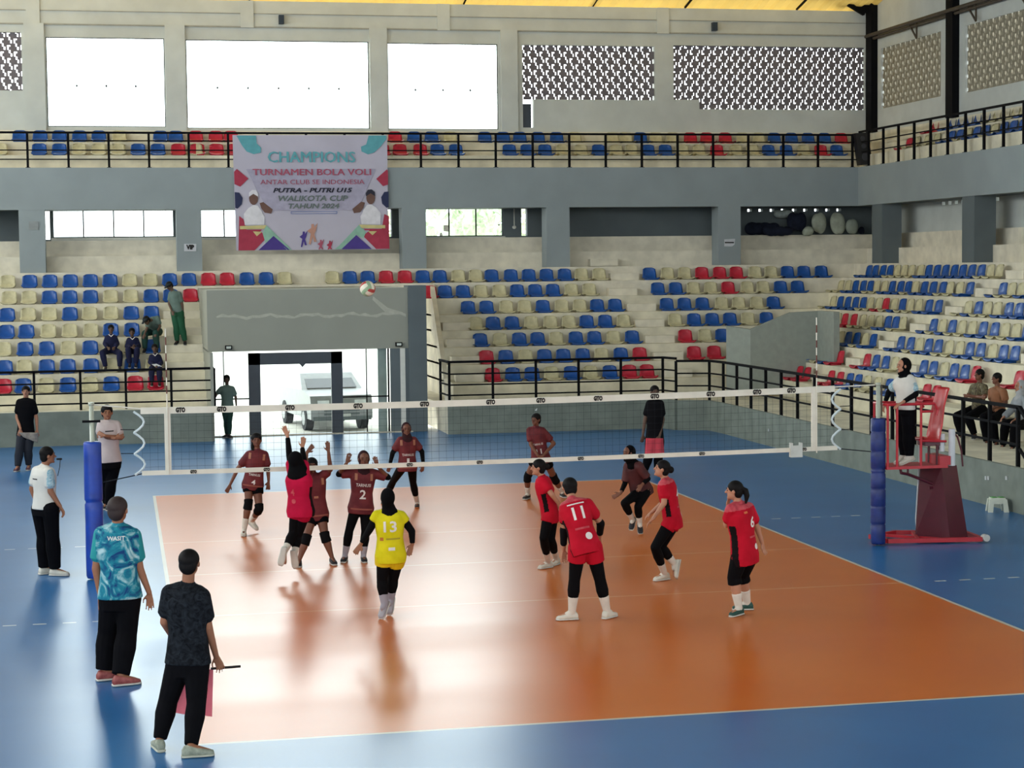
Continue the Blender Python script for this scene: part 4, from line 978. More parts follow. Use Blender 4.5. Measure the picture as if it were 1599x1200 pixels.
        side = d.cross(F); side = side.normalized() if side.length > .2 else d.cross(Vector((0, 0, 1))).normalized()
        nrm = side.cross(d).normalized(); out = 1 if (J['s'+k]-J['nk']).dot(side) > 0 else -1
        curl = hand_curl
        fr_r = max(.0075*s, vox*.85)
        for q in (-.9, -.3, .3, .9): g.capsule(Wp+side*q*.012*s, Wp+d*hl*.5+side*q*.028*s, .014*s, .013*s, 8)
        for q, ln in zip((-1, -.34, .34, 1), (.40, .48, .46, .36)):
            b0 = Wp+d*hl*.5+side*(q*out)*.029*s; m_ = b0+(d*(1-.25*curl)+side*(q*out)*.12-nrm*.45*curl).normalized()*hl*ln*.55; e_ = m_+(d*(1-.8*curl)-nrm*.9*curl+side*(q*out)*.1).normalized()*hl*ln*.5
            g.capsule(b0, m_, fr_r*1.1, fr_r, 8); g.capsule(m_, e_, fr_r, fr_r*.85, 8)
        tb = Wp+d*hl*.14-side*out*.022*s; t1 = tb+(d*.75-side*out*.75-nrm*.25).normalized()*hl*.27; t2 = t1+(d*.95-side*out*.15-nrm*.4).normalized()*hl*.2
        g.capsule(tb, t1, fr_r*1.35, fr_r*1.2, 8); g.capsule(t1, t2, fr_r*1.15, fr_r*.95, 8)
    # skull, jaw, nose, brow, ears
    g.ell(hpnt(0, -.008, .022), HR*.081*hs, HF*.096*hs, HU*.096*hs, 18, 12)
    g.ell(hpnt(0, .018, -.045), HR*.063*hs, HF*.068*hs, HU*.07*hs, 16, 10)
    g.capsule(hpnt(0, .082, .018), hpnt(0, .106, -.018), .009*hs, .015*hs, 8)
    g.capsule(hpnt(-.035, .076, .03), hpnt(.035, .076, .03), .012*hs, .012*hs, 8)
    g.capsule(hpnt(0, .07, -.085), hpnt(0, .074, -.092), .02*hs, .018*hs, 8)
    for q in (-1, 1): g.ell(hpnt(q*.084, .002, -.004), HR*.014*hs, HF*.018*hs, HU*.032*hs, 8, 6)
    body = remesh(g, 'body', SKIN[skin], root, vox, 3)
    if face:
        for q in (-1, 1):
            m = MB(); m.ell(hpnt(q*.032, .083, .008), HR*.013*hs, HF*.008*hs, HU*.006*hs, 10, 6); m.build('eye', M_eye, root, True)
            m = MB(); m.capsule(hpnt(q*.018, .094, .033), hpnt(q*.048, .083, .034), .0045*hs, .0035*hs, 6); m.build('eyebrow', M_hair, root, True)
        m = MB(); m.ell(hpnt(0, .092, -.052), HR*.024*hs, HF*.006*hs, HU*.007*hs, 12, 6); m.build('mouth', M_lip, root, True)
    hm = hairm or M_hair
    if hair in ('short', 'bun', 'pony', 'cap', 'beret', 'long'):
        m = MB(); lift = .035; m.ell(hpnt(0, -.02, lift+.006), HR*.096*hs, HF*.104*hs, HU*.096*hs, 20, 12)
        m.ell(hpnt(0, -.05, -.012), HR*.086*hs, HF*.066*hs, HU*.09*hs, 16, 10)
        if hair == 'bun': m.ell(hpnt(0, -.135, .015), HR*.05*hs, HF*.045*hs, HU*.05*hs, 14, 10)
        if hair == 'pony': m.tube([hpnt(0, -.11, .03), hpnt(0, -.15, .01), hpnt(0, -.165, -.06), hpnt(0, -.15, -.17)], [.03*hs, .036*hs, .038*hs, .012*hs], 10)
        if hair == 'long': m.tube([hpnt(.06, -.03, -.02), hpnt(.075, .01, -.12), hpnt(.07, .05, -.2)], [.03*hs, .03*hs, .012*hs], 10)
        remesh(m, 'hair', hm, root, .008, 2)
    if hair in ('cap', 'beret'):
        m = MB(); m.ell(hpnt(0, -.01, .062), HR*.094*hs, HF*.112*hs, HU*.062*hs, 20, 8)
        if hair == 'cap': m.prism([hpnt(-.06, .085, .05), hpnt(.06, .085, .05), hpnt(.045, .165, .035), hpnt(-.045, .165, .035)], HU*.012)
        m.build('cap', mat('dark_cap', '1b2326', .8), root, True)
    if hair == 'hijab':
        m = MB(); m.ell(hpnt(0, -.037, .012), HR*.096*hs, HF*.112*hs, HU*.128*hs, 22, 14)
        m.capsule(hpnt(0, -.02, -.09), J['nk']+up*.02, .082*hs, .092*s)
        m.ell(hpnt(0, .02, -.118), HR*.07*hs, HF*.07*hs, HU*.04*hs, 16, 8)
        m.loft([(J['nk']-up*.13*s, latS*.16*s, fr_*.125*s), (J['nk']-up*.05*s, latS*.155*s, fr_*.125*s), (J['nk']+up*.035*s, latS*.09*s, fr_*.09*s), (C-HU*.09*hs, HR*.07*hs, HF*.075*hs)], 22, 2)
        remesh(m, 'hijab', hm, root, .009, 4)
    if hair == 'veil_up':     # black hijab blown back, seen from behind
        m = MB(); m.ell(hpnt(0, -.03, .005), HR*.11*hs, HF*.12*hs, HU*.13*hs, 22, 14)
        m.loft([(J['nk']-up*.17*s, latS*.15*s, fr_*.12*s), (J['nk']-up*.05*s, latS*.17*s, fr_*.15*s), (J['nk']+up*.06*s, latS*.14*s, fr_*.13*s), (C, HR*.1*hs, HF*.11*hs)], 22, 2)
        remesh(m, 'hijab', hm, root, .01, 4)
    made = {}
    for w_ in wear:
        kind, m_ = w_[0], w_[1]; o = w_[2] if len(w_) > 2 else {}
        g = MB()
        if kind == 'shirt':
            hem = o.get('hem', -.16); inf = o.get('inf', .016); torso(g, inf, hem, 1.0, o.get('flare', 1.04))
            g.capsule(J['nk']-up*.05*s, J['nk']-up*.012*s, .07*s+inf*.5, .064*s+inf*.3)
            for k in 'ab':
                Sx = J['s'+k]-(J['s'+k]-J['nk']).normalized()*.03*s
                g.capsule(Sx, J['nk']+(J['s'+k]-J['nk'])*.35-up*.01, .05*s+inf, .045*s+inf)
                arm(g, k, inf*1.1, 0, o.get('sleeve', .34), o.get('loose', .012))
            ms = m_ if isinstance(m_, (list, tuple)) else [m_]
            ob_ = remesh(g, o.get('name', 'shirt'), ms, root, max(.009, vox), 4)
            if len(ms) > 1:      # side panels / shoulder yokes of another colour
                me = ob_.data; nn_ = (top-hip).length
                for p in me.polygons:
                    q = p.center; t = (q-hip).dot(up)/nn_; la = (q-(hip+up*(t*nn_))).dot(latS)
                    if o.get('panel') and t < .62 and abs(p.normal.dot(fr_)) < o['panel'] : p.material_index = 1
                    if len(ms) > 2 and o.get('yoke') and t > o['yoke']: p.material_index = 2
                    if o.get('sleevem') and abs(la) > (.17*s*build+inf*.5) and t > .35: p.material_index = 1
        elif kind == 'sleeves':
            for k in 'ab':
                g = MB(); arm(g, k, .007, .05, o.get('to', .97)); remesh(g, 'undersleeve', m_, root, max(.008, vox), 3)
            continue
        elif kind in ('trousers', 'leggings', 'shorts', 'tights'):
            inf = {'trousers': .024, 'leggings': .007, 'tights': .007, 'shorts': .02}[kind]; inf = o.get('inf', inf)
            torso(g, inf*.8, -.16, .15)
            g.capsule(J['pa'], J['pb'], .088*s+inf, .088*s+inf)
            for k in 'ab': leg(g, k, inf, 0, o.get('to', .97 if kind != 'shorts' else .24), o.get('loose', .006 if kind == 'trousers' else 0), o.get('flare', 0))
            remesh(g, kind, m_, root, max(.009, vox), 3)
        elif kind == 'socks':
            for k in 'ab':
                g = MB(); leg(g, k, .009, o.get('from', .78), 1.0); g.capsule(J['a'+k], J['a'+k]+(J['t'+k]-J['a'+k])*.3, .046*s, .04*s); remesh(g, 'sock', m_, root, .009, 2)
            continue
        elif kind == 'kneepads':
            for k in 'ab':
                g = MB(); leg(g, k, .014, .40, .62); remesh(g, 'knee_pad', m_, root, .009, 3)
            continue
        elif kind == 'elbowpads':
            for k in o.get('which', 'ab'):
                g = MB(); arm(g, k, .011, o.get('a', .42), o.get('b', .8)); remesh(g, 'arm_pad', m_, root, .009, 3)
            continue
        elif kind == 'belt':
            secs = [(hip+(top-hip)*t, latH*(.165*s*build+.018), fr_*(.11*s*build+.018)) for t in (.1, .15)]; g.loft(secs, 24, 2.2); g.build('belt', m_, root, True); continue
    # shoes
    if shoe:
        for k in 'ab':
            A, T = J['a'+k], J['t'+k]; d = (T-A); dn = d.normalized(); upf = Vector((0, 0, 1)) if abs(dn.z) < .9 else F
            lat = dn.cross(upf)
            grounded = len(j['a'+k]) <= 2
            if grounded: dn = Vector((d.x, d.y, 0)).normalized(); lat = dn.cross(Vector((0, 0, 1))); nf = Vector((0, 0, 1)); bz = Vector((A.x, A.y, zfoot+.002))
            else: nf = lat.cross(dn).normalized(); lat = lat.normalized(); bz = A-nf*.075*s; nf = nf if nf.dot(A-bz) > 0 else -nf; 
            g = MB(); secs = []
            for u, w, h0 in ((-.075, .030, .055), (-.055, .040, .09), (0, .043, .098), (.05, .045, .075), (.11, .05, .058), (.16, .046, .046), (.19, .028, .034)):
                secs.append((bz+dn*u*s+nf*(.012+h0/2)*s, lat*w*s, nf*h0/2*s))
            g.loft(secs, 16, 2.6); so = g.build('shoe', shoe, root, True)
            g = MB(); secs = []
            for u, w in ((-.08, .034), (-.055, .043), (.05, .047), (.11, .052), (.165, .048), (.196, .03)):
                secs.append((bz+dn*u*s+nf*.012*s, lat*w*s, nf*.012*s))
            g.loft(secs, 14, 3); g.build('sole', sole or M_sole, so, True)
    PERSONS[key] = dict(root=root, J=J, hip=hip, top=top, up=up, lat=latS, fr=fr_, s=s, C=C, HF=HF, HU=HU, HR=HR, hs=hs)
    return root
def decal(key, txt, t, size, m, front, width=None, dx=0, bold=.01, name='lettering', target='shirt'):
    """print lettering on the shirt: t = height along the trunk (0 hips, 1 neck)"""
    D = PERSONS[key]; shirt = [c for c in D['root'].children if c.name.split('.')[0] == target][0]
    inv = shirt.matrix_world.copy()
    bv = BVHTree.FromPolygons([v.co for v in shirt.data.vertices], [tuple(p.vertices) for p in shirt.data.polygons])
    n = D['fr']*(1 if front else -1); right = D['up'].cross(n).normalized(); c0 = D['hip']+(D['top']-D['hip'])*t+right*dx
    if isinstance(txt, str): me = text_mesh(txt, size, bold*size)
    else:
        me = bpy.data.meshes.new(name); n_ = len(txt); me.from_pydata([(x, y, 0) for x, y in txt], [], [tuple(range(n_))])
    xs_ = [v.co.x for v in me.vertices]; w = (max(xs_)-min(xs_)) or 1; k = width/w if width else 1; cx = (max(xs_)+min(xs_))/2 if isinstance(txt, str) else 0
    bm = bmesh.new(); bm.from_mesh(me)
    for axis in (0, 1):
        vals = [v.co[axis] for v in bm.verts]; a_, b_ = min(vals), max(vals); stp = .012/(k if axis == 0 else 1); q_ = a_+stp
        while q_ < b_:
            no = (1, 0, 0) if axis == 0 else (0, 1, 0); co = (q_, 0, 0) if axis == 0 else (0, q_, 0)
            bmesh.ops.bisect_plane(bm, geom=bm.verts[:]+bm.edges[:]+bm.faces[:], plane_co=co, plane_no=no); q_ += stp
    bm.to_mesh(me); bm.free()
    for v in me.vertices:
        p = c0+right*(v.co.x-cx)*k+D['up']*v.co.y
        hit = bv.ray_cast(p+n*.6, -n, 1.2)
        v.co = (hit[0]+n*.004) if hit[0] is not None else p+n*.1
    me.materials.clear(); me.materials.append(m)
    return link(name, me, D['root'])
def circ(r, n=18): return [(r*math.cos(2*PI*i/n), r*math.sin(2*PI*i/n)) for i in range(n)]
def rect(w, h, x=0, y=0): return [(x-w/2, y-h/2), (x+w/2, y-h/2), (x+w/2, y+h/2), (x-w/2, y+h/2)]

T_black = mat('black_trousers', '0b0b0e', .9, .06, var=.15); T_blk2 = mat('black_leggings', '09090b', .85, .08, var=.1); T_dark = mat('charcoal_shirt', '121418', .9, .08, var=.35, scale=14, c2='24282d', dist=2)
T_maroon = mat('maroon_jersey', '5a1c22', .7, .25, c2='6d2a2c', scale=7); T_mar2 = mat('brown_red_trim', '8a4a3c', .7)
T_red = mat('crimson_jersey', 'a80c22', .85, .15, c2='b51028', scale=6); T_redsh = mat('crimson_shorts', 'a80c22', .85, .15); T_side = mat('black_side_panel', '12090b', .8, .1)
T_yoke = mat('pink_red_yoke', 'c24a52', .7, c2='a32a38', scale=20)
T_yel = mat('yellow_jersey', 'c8bd10', .8, .15, c2='d4c81c', scale=6); T_yels = mat('yellow_shorts', 'd3b414', .65, .3)
T_teal = mat('teal_pattern_cloth', '123a6e', .75, .2, scale=4.5, c2='a9c6c8', dist=2.5, c3='1c7c8c'); T_tsl = mat('teal_sleeve', '1f7f86', .75, .2, scale=5, c2='2b8f8f')
T_batik = mat('light_blue_batik', '6f9fb0', .8, .2, scale=16, c2='b8c8c8', dist=2); T_white = mat('white_polo', 'c9c6bd', .75, .2, var=.05)
T_green = mat('green_uniform', '24413a', .8, .2, var=.15); T_olive = mat('grey_olive_shirt', '62746c', .8, .2, var=.15); T_navy = mat('navy_tracksuit', '1a1d3a', .8, .2, var=.15)
T_sock = mat('white_sock', 'c9c2b5', .8); T_kp = mat('black_knee_pad', '0b0b0d', .85, .1); H_black = mat('black_veil', '08080a', .9, .08, var=.2); H_mar = mat('maroon_veil', '2c1216', .85, .2)
S_white = mat('white_shoe', 'c4c0b2', .6); S_black = mat('black_shoe', '15151a', .6); S_grey = mat('grey_green_shoe', '7f8576', .7, c2='9a9f8e', scale=20); S_red = mat('red_brown_shoe', '7a2f2e', .6, c2='a05a54', scale=18); S_green = mat('green_shoe', '17423a', .6)
L_wh = mat('white_print', 'd8d2cc', .7); L_or = mat('pale_orange_print', 'a06a50', .7)

person('refblack', 'man in black t-shirt and trousers nearest the camera, seen from behind', ('Y', -9.0), dict(hd=(296.4, 880), nk=(293, 913), sa=(261, 929), sb=(319, 936), ea=(257, 972, .05), wa=(279, 1010, .24), eb=(325, 980), wb=(337, 1024, .05), hb=(345, 1044, .05),
    pa=(280, 1036), pb=(307, 1036), ka=(260, 1098), kb=(305, 1101), aa=(249, 1158), ab=(298, 1168), ta=(241, 1159), tb=(322, 1177)), 12, 1.70, 'tan', head_yaw=25, hair='short', wear=[('shirt', T_dark, dict(hem=-.0, sleeve=.36, inf=.024)), ('trousers', T_black, dict(loose=0))], shoe=S_grey, sole=mat('pale_sole', 'a9ab9c', .7), vox=.0065, hand_curl=.9, build=1.05)
person('teal', 'man in teal patterned polo and black trousers, second nearest, seen from behind', ('Y', -6.3), dict(hd=(185, 797), nk=(184, 820), sa=(155, 837), sb=(212, 840), ea=(150, 889), wa=(156, 928), ha=(160, 948), eb=(218, 888), wb=(233, 926), hb=(235, 953),
    pa=(174, 934), pb=(201, 934), ka=(167, 990), kb=(197, 992), aa=(163, 1050), ab=(188, 1058), ta=(180, 1058), tb=(205, 1066)), 8, 1.78, 'tan', head_yaw=30, hair='short', wear=[('shirt', [T_teal, T_tsl], dict(hem=0, sleeve=.36, inf=.026, sleevem=1)), ('trousers', T_black, dict(flare=.03))], shoe=S_red, vox=.007, build=1.12, hairm=mat('cropped_dark_hair', '2a1c19', .7))
person('lineref', 'line judge in white and blue batik polo by the left post, facing right', ('Y', .3), dict(hd=(75, 712), nk=(69, 729), sa=(56, 738), sb=(77, 741), ea=(50, 764), wa=(57, 786), eb=(79, 768), wb=(94, 791), hb=(100, 802),
    pa=(62, 795), pb=(79, 795), ka=(68, 838), kb=(82, 840), aa=(69, 888), ab=(86, 890), ta=(84, 893), tb=(101, 897)), 62, 1.71, 'tan', head_yaw=85, hair='short', wear=[('shirt', [T_white, T_batik], dict(hem=0, sleeve=.36, inf=.022, sleevem=1)), ('trousers', T_black, dict(flare=.02))], shoe=S_white, hand_curl=.8)
person('blackshirt', 'bearded man in black t-shirt holding a grey towel at the far left', ('Y', 14.3), dict(hd=(40.4, 612), nk=(40.4, 624), sa=(29, 630), sb=(52, 630), ea=(26.5, 652), wa=(32, 670, -.15), ha=(30, 678, -.15), eb=(57, 653), wb=(58, 671), 
    pa=(34.5, 680), pb=(46, 680), ka=(31, 704), kb=(44.5, 704), aa=(27.5, 730), ab=(45, 728), ta=(26, 735), tb=(47, 732)), 185, 1.68, 'fair', hair='short', wear=[('shirt', mat('black_tshirt', '0c0c0f', .9, .08), dict(hem=-.16, sleeve=.34, inf=.026)), ('trousers', mat('dark_navy_trousers', '161b26', .85))], shoe=mat('dark_pink_shoe', '55303c', .6), vox=.011)
person('armscrossed', 'man in white t-shirt with folded arms behind the left net post', ('Y', 6.9), dict(hd=(167, 645), nk=(168, 659), sa=(156, 665), sb=(184, 665), ea=(155, 682, -.04), wa=(180, 685, -.22), ha=(190, 682, -.2), eb=(189, 684, -.04), wb=(164, 681, -.26), hb=(157, 678, -.22),
    pa=(165, 722), pb=(179, 722), ka=(165, 752), kb=(173, 754), aa=(166, 787), ab=(169, 789), ta=(163, 795), tb=(170, 797)), 172, 1.80, 'tan', hair='short', wear=[('shirt', mat('pinkish_white_tshirt', 'b9aba8', .8), dict(hem=-.1, sleeve=.33, inf=.024)), ('trousers', T_black)], shoe=S_black, vox=.010)
person('doorman', 'person in green t-shirt standing in the doorway, arm on the railing', ('Y', 20.2), dict(hd=(354, 593), nk=(354.5, 603.5), sa=(345, 608), sb=(364, 608), ea=(338, 616), wa=(333, 627), eb=(368, 620), wb=(369, 634), hb=(368.5, 645),
    pa=(351, 640), pb=(359.5, 640), ka=(353, 658), kb=(358, 659), aa=(354, 679), ab=(358, 680), ta=(348, 683), tb=(363, 684)), 180, 1.48, 'dim', hair='short', wear=[('shirt', mat('hazed_green_tshirt', '64776d', .8), dict(hem=-.05, sleeve=.36, inf=.022)), ('trousers', T_green, dict(inf=.01))], shoe=S_black, vox=.011)  # shirt green lightened, doorway haze put into its colour
person('guard', 'standing guard in green trousers and black cap on the aisle stairs', ('Y', 23.4), dict(hd=(264.5, 447), nk=(271, 456), sa=(266, 459.5), sb=(281, 460), ea=(264, 474), wa=(268, 486, -.15), eb=(284.5, 476), wb=(286, 490),
    pa=(272.5, 488), pb=(281, 488), ka=(275.5, 512, -.02), kb=(284.5, 512, -.02), aa=(276.5, 533.5, 0), ab=(289, 533.5, 0), ta=(272, 537, -.2), tb=(289, 537, -.2)), 205, 1.55, 'dim', head_yaw=230, head_pitch=-35, hair='cap', wear=[('shirt', T_olive, dict(hem=0, inf=.02)), ('trousers', mat('forest_green_trousers', '1b5238', .85))], shoe=S_black, vox=.011)
person('guardsit', 'seated guard in green uniform leaning over on the stand', ('Y', 23.5), dict(hd=(229, 501, -.5), nk=(238, 498, -.32), sa=(232, 502, -.35), sb=(247, 497, -.25), ea=(229, 514, -.45), wa=(226, 521, -.5), eb=(250, 510, -.35), wb=(245, 519, -.45),
    pa=(236, 518), pb=(248, 518), ka=(226, 521, -.42), kb=(243, 520, -.42), aa=(226, 546, -.42), ab=(245, 546, -.42), ta=(224, 549, -.6), tb=(244, 549, -.6)), 200, 1.55, 'dim', head_yaw=235, head_pitch=-45, hair='cap', wear=[('shirt', T_olive, dict(hem=0, inf=.02)), ('trousers', T_green)], shoe=S_black, vox=.011)
for key, dx_, J_, lb in (('kid1', 0, dict(hd=(173.4, 514), nk=(173.4, 523.5), sa=(166, 528), sb=(181, 528), ea=(163.5, 537), wa=(168, 543, -.25), eb=(183.5, 537), wb=(179, 543, -.25), pa=(169.5, 547), pb=(178, 547), ka=(160, 551, -.36), kb=(187, 552, -.36), aa=(165, 574, -.36), ab=(187, 574, -.36), ta=(164, 577, -.5), tb=(188, 577, -.5)), 'leftmost seated child in navy tracksuit, knees apart'),
                       ('kid2', 0, dict(hd=(206, 519), nk=(206.7, 528), sa=(200, 531.5), sb=(214.5, 531), ea=(198, 541), wa=(206, 543, -.3), eb=(217, 541), wb=(211, 541, -.3), pa=(202, 548), pb=(212, 548), ka=(200, 546, -.38), kb=(214, 546, -.38), aa=(202.5, 569, -.36), ab=(212, 569, -.36), ta=(202, 572, -.5), tb=(212, 572, -.5)), 'middle seated child in navy tracksuit, hands on the knees')):
    person(key, lb+' on the far stand', ('Y', 22.98), J_, 180, 1.35, 'dim', hair='short', wear=[('shirt', T_navy, dict(hem=0, sleeve=.9)), ('trousers', T_navy)], shoe=S_black, vox=.012)
person('kid3', 'seated child in navy tracksuit holding white paper, behind the black railing', ('Y', 22.4), dict(hd=(241.4, 544), nk=(242, 553.5), sa=(235, 558), sb=(249.5, 557.5), ea=(234, 566), wa=(241, 571, -.28), eb=(252, 567), wb=(248, 571.5, -.28), pa=(238, 576), pb=(248, 576), ka=(236.5, 577, -.4), kb=(249, 577, -.4), aa=(237, 598, -.4), ab=(249, 598, -.4), ta=(237, 601, -.55), tb=(249, 601, -.55)), 180, 1.3, 'dim', hair='short', wear=[('shirt', T_navy, dict(hem=0, sleeve=.9)), ('trousers', T_navy)], shoe=S_black, vox=.012)
for k_ in ('kid1', 'kid2', 'kid3'):
    D = PERSONS[k_]; g = MB(); c = D['top']+D['fr']*.085; r_ = D['lat']
    g.prism([c-r_*.07+D['up']*.02, c-r_*.045+D['up']*.02, c-D['up']*.02, c-D['up']*.045], D['fr']*.02); g.prism([c+r_*.07+D['up']*.02, c+r_*.045+D['up']*.02, c-D['up']*.02, c-D['up']*.045], D['fr']*.02); g.build('white_collar', L_wh, D['root'])
pp = onY(244.5, 571.5, 22.4-.36); g = MB(); g.prism([pp+Vector((-.12, 0, .04)), pp+Vector((.0, 0, .05)), pp+Vector((.13, 0, -.02)), pp+Vector((.02, 0, -.06))], (0, .01, 0)); tag(g.build('paper_sheet', M_lit), 'white paper held by the seated child behind the railing', 'paper')

# maroon team beyond the net
MS = dict(hem=-.16, sleeve=.36, inf=.02, flare=1.06)
person('m4', 'player in maroon jersey number 4 with white shoes, left of the net', ('Y', 3.6), dict(hd=(400.5, 688), nk=(402, 704), sa=(386.5, 712), sb=(415, 712), ea=(371.5, 732), wa=(359.5, 757), eb=(418.5, 733), wb=(419.5, 752), hb=(418.5, 763), pa=(388.5, 757), pb=(401, 757), ka=(388, 786, -.08), kb=(405, 795, -.12), aa=(381, 829), ab=(393, 814, .25), ta=(380, 837), tb=(405, 825, .12)), 182, 1.5, 'brown', hair='long', wear=[('shirt', T_maroon, MS), ('shorts', T_black, dict(to=.2)), ('kneepads', T_kp), ('socks', T_sock, dict())], shoe=S_white)
person('m9', 'maroon player with raised hands just behind the jumping red player', ('Y', .55), dict(hd=(487, 728), nk=(490, 742), sa=(479, 748), sb=(503, 747), ea=(477, 726, -.12), wa=(479, 707, -.12), ha=(488, 697, -.12), eb=(516, 734, -.1), wb=(513, 706, -.14), hb=(511.5, 692, -.14), pa=(488, 803), pb=(501, 803), ka=(477, 843), kb=(507, 838), aa=(467, 876), ab=(519, 873), ta=(466, 886), tb=(527, 884)), 180, 1.52, 'brown', hair='short', wear=[('shirt', T_maroon, dict(MS, hem=-.16)), ('shorts', T_black, dict(to=.2)), ('kneepads', T_kp)], shoe=S_black, hand_curl=.15)
person('m2', 'maroon player number 2 in dark veil with both hands raised', ('Y', .5), dict(hd=(568.3, 717.5), nk=(567.5, 735), sa=(553, 740), sb=(582, 740), ea=(529, 741), wa=(541, 724, -.12), ha=(547, 706, -.12), eb=(606, 746), wb=(590, 729, -.12), hb=(585, 714, -.12), pa=(556, 793), pb=(571, 793), ka=(545, 828), kb=(570, 830), aa=(538.5, 869), ab=(567.5, 869), ta=(531, 881), tb=(573, 882)), 180, 1.52, 'brown', hair='hijab', hairm=H_mar, wear=[('shirt', T_maroon, dict(MS, sleeve=.42)), ('sleeves', T_blk2, dict(to=.6)), ('leggings', T_blk2, dict(to=.9)), ('socks', mat('grey_sock', '9a949a', .8), dict())], build=1.08, shoe=S_black, hand_curl=.2)
person('m1', 'maroon player number 1 in dark veil standing deep behind the net', ('Y', 5.3), dict(hd=(634.7, 671), nk=(635.5, 684), sa=(623, 689), sb=(648, 689), ea=(613, 708), wa=(609, 725), eb=(659, 706), wb=(661, 725), hb=(659, 735), pa=(629, 729), pb=(643, 729), ka=(614, 752), kb=(645, 754), aa=(600, 781), ab=(651.5, 786), ta=(596, 789), tb=(650, 798)), 180, 1.48, 'brown', hair='hijab', hairm=H_mar, wear=[('shirt', T_maroon, MS), ('sleeves', T_blk2), ('leggings', T_blk2), ('socks', T_sock, dict())], shoe=mat('orange_black_shoe', '2d2522', .6), sole=mat('orange_sole', 'a85a2c', .6))
person('m11', 'maroon player number 11 with clasped hands deep behind the net', ('Y', 6.3), dict(hd=(836.5, 656), nk=(836.5, 668), sa=(825.5, 674), sb=(848.5, 674), ea=(829, 695, -.05), wa=(840, 712, -.2), ha=(846, 717, -.2), eb=(865, 693, -.05), wb=(847, 713, -.2), hb=(843, 719, -.2), pa=(838, 716), pb=(851, 716), ka=(823.5, 745), kb=(866, 748), aa=(824, 773), ab=(878, 770), ta=(812, 781), tb=(887, 778)), 195, 1.52, 'brown', head_yaw=225, hair='short', wear=[('shirt', T_maroon, MS), ('shorts', T_black, dict(to=.2)), ('kneepads', T_kp), ('socks', T_sock, dict())], shoe=S_black)
person('mcr', 'crouching maroon player in black veil with arms spread low', ('Y', 2.1), dict(hd=(981, 708), nk=(986, 722, .05), sa=(978.5, 730), sb=(1000, 731), ea=(976, 755), wa=(969, 771, -.1), ha=(963, 774, -.1), eb=(1012, 748), wb=(1003, 757, -.15), hb=(997, 765, -.2), pa=(997, 770, .1), pb=(1008, 769, .1), ka=(975, 786, -.2), kb=(996, 792, -.1), aa=(988, 812, .05), ab=(999, 818, .0), ta=(983, 829, -.1), tb=(1001, 833, -.15)), 215, 1.5, 'brown', head_yaw=245, hair='hijab', hairm=H_black, wear=[('shirt', mat('dark_maroon_jersey', '3a1216', .7, c2='50201f', scale=5), dict(MS, sleeve=.45)), ('sleeves', T_blk2, dict(to=.9)), ('leggings', T_blk2, dict(to=.86)), ('socks', T_sock, dict())], shoe=S_black)
person('blackpink', 'man in black t-shirt holding a pink cloth near the far corner', ('Y', 9.7), dict(hd=(1022.5, 612), nk=(1022.5, 626), sa=(1012.5, 632), sb=(1033, 632), ea=(1007, 656), wa=(1004, 679), eb=(1035, 656), wb=(1030, 681, -.12), pa=(1016, 690), pb=(1028.5, 690), ka=(1011.5, 713), kb=(1027, 713), aa=(1007, 735), ab=(1026, 735), ta=(1004, 740), tb=(1027, 741)), 180, 1.68, 'dim', hair='short', wear=[('shirt', mat('washed_black_tshirt', '121215', .9, .08), dict(hem=-.16, inf=.024)), ('trousers', T_black)], shoe=S_black, vox=.011)
# red team on the near side
person('rjump', 'red player in black veil jumping at the net with arms raised', ('Y', -.5), dict(hd=(461.5, 717), nk=(466, 738), sa=(455, 743), sb=(478, 741), ea=(452, 712, .1), wa=(449, 682, .16), ha=(444, 668, .18), eb=(474, 716, .1), wb=(472, 700, .3), hb=(474, 688, .34), pa=(463, 798), pb=(476, 798), ka=(458, 833, .08), kb=(464, 838, .12), aa=(444, 862, -.12), ab=(460, 866, .0), ta=(438, 890, -.1), tb=(464, 891, .02)), 20, 1.6, 'fair', head_yaw=10, head_pitch=25, hair='veil_up', hairm=H_black, wear=[('shirt', [mat('rose_red_jersey', 'a80d34', .85, .15, c2='b5123c', scale=6), T_side], dict(hem=-.16, sleeve=.3, inf=.024, panel=.35)), ('sleeves', T_blk2), ('shorts', MATS['rose_red_jersey'], dict(to=.16)), ('leggings', T_blk2, dict(to=.88)), ('socks', T_sock, dict(**{'from': .82}))], build=1.08, shoe=S_white, face=False)
person('r13', 'libero in yellow jersey number 13 and black veil, seen from behind', ('Y', -3.7), dict(hd=(605.3, 778), nk=(607.5, 798), sa=(586, 807), sb=(629, 808), ea=(577, 828), wa=(564, 849, .05), ha=(556, 862, .05), eb=(643, 830), wb=(644, 850), hb=(639, 864), pa=(600, 868), pb=(620, 868), ka=(597, 907), kb=(614, 906), aa=(600, 944, 0), ab=(610, 937, .2), ta=(590, 968, -.12), tb=(606, 958, .1)), 5, 1.52, 'tan', hair='hijab', hairm=H_black, wear=[('shirt', T_yel, dict(hem=-.16, sleeve=.2, inf=.02)), ('sleeves', T_blk2), ('shorts', T_yels, dict(to=.2, inf=.026)), ('leggings', T_blk2, dict(to=.86)), ('socks', mat('striped_sock', '8f8a92', .8), dict(**{'from': .8}))], build=1.1, shoe=mat('grey_white_shoe', '8f8b90', .6), face=False)
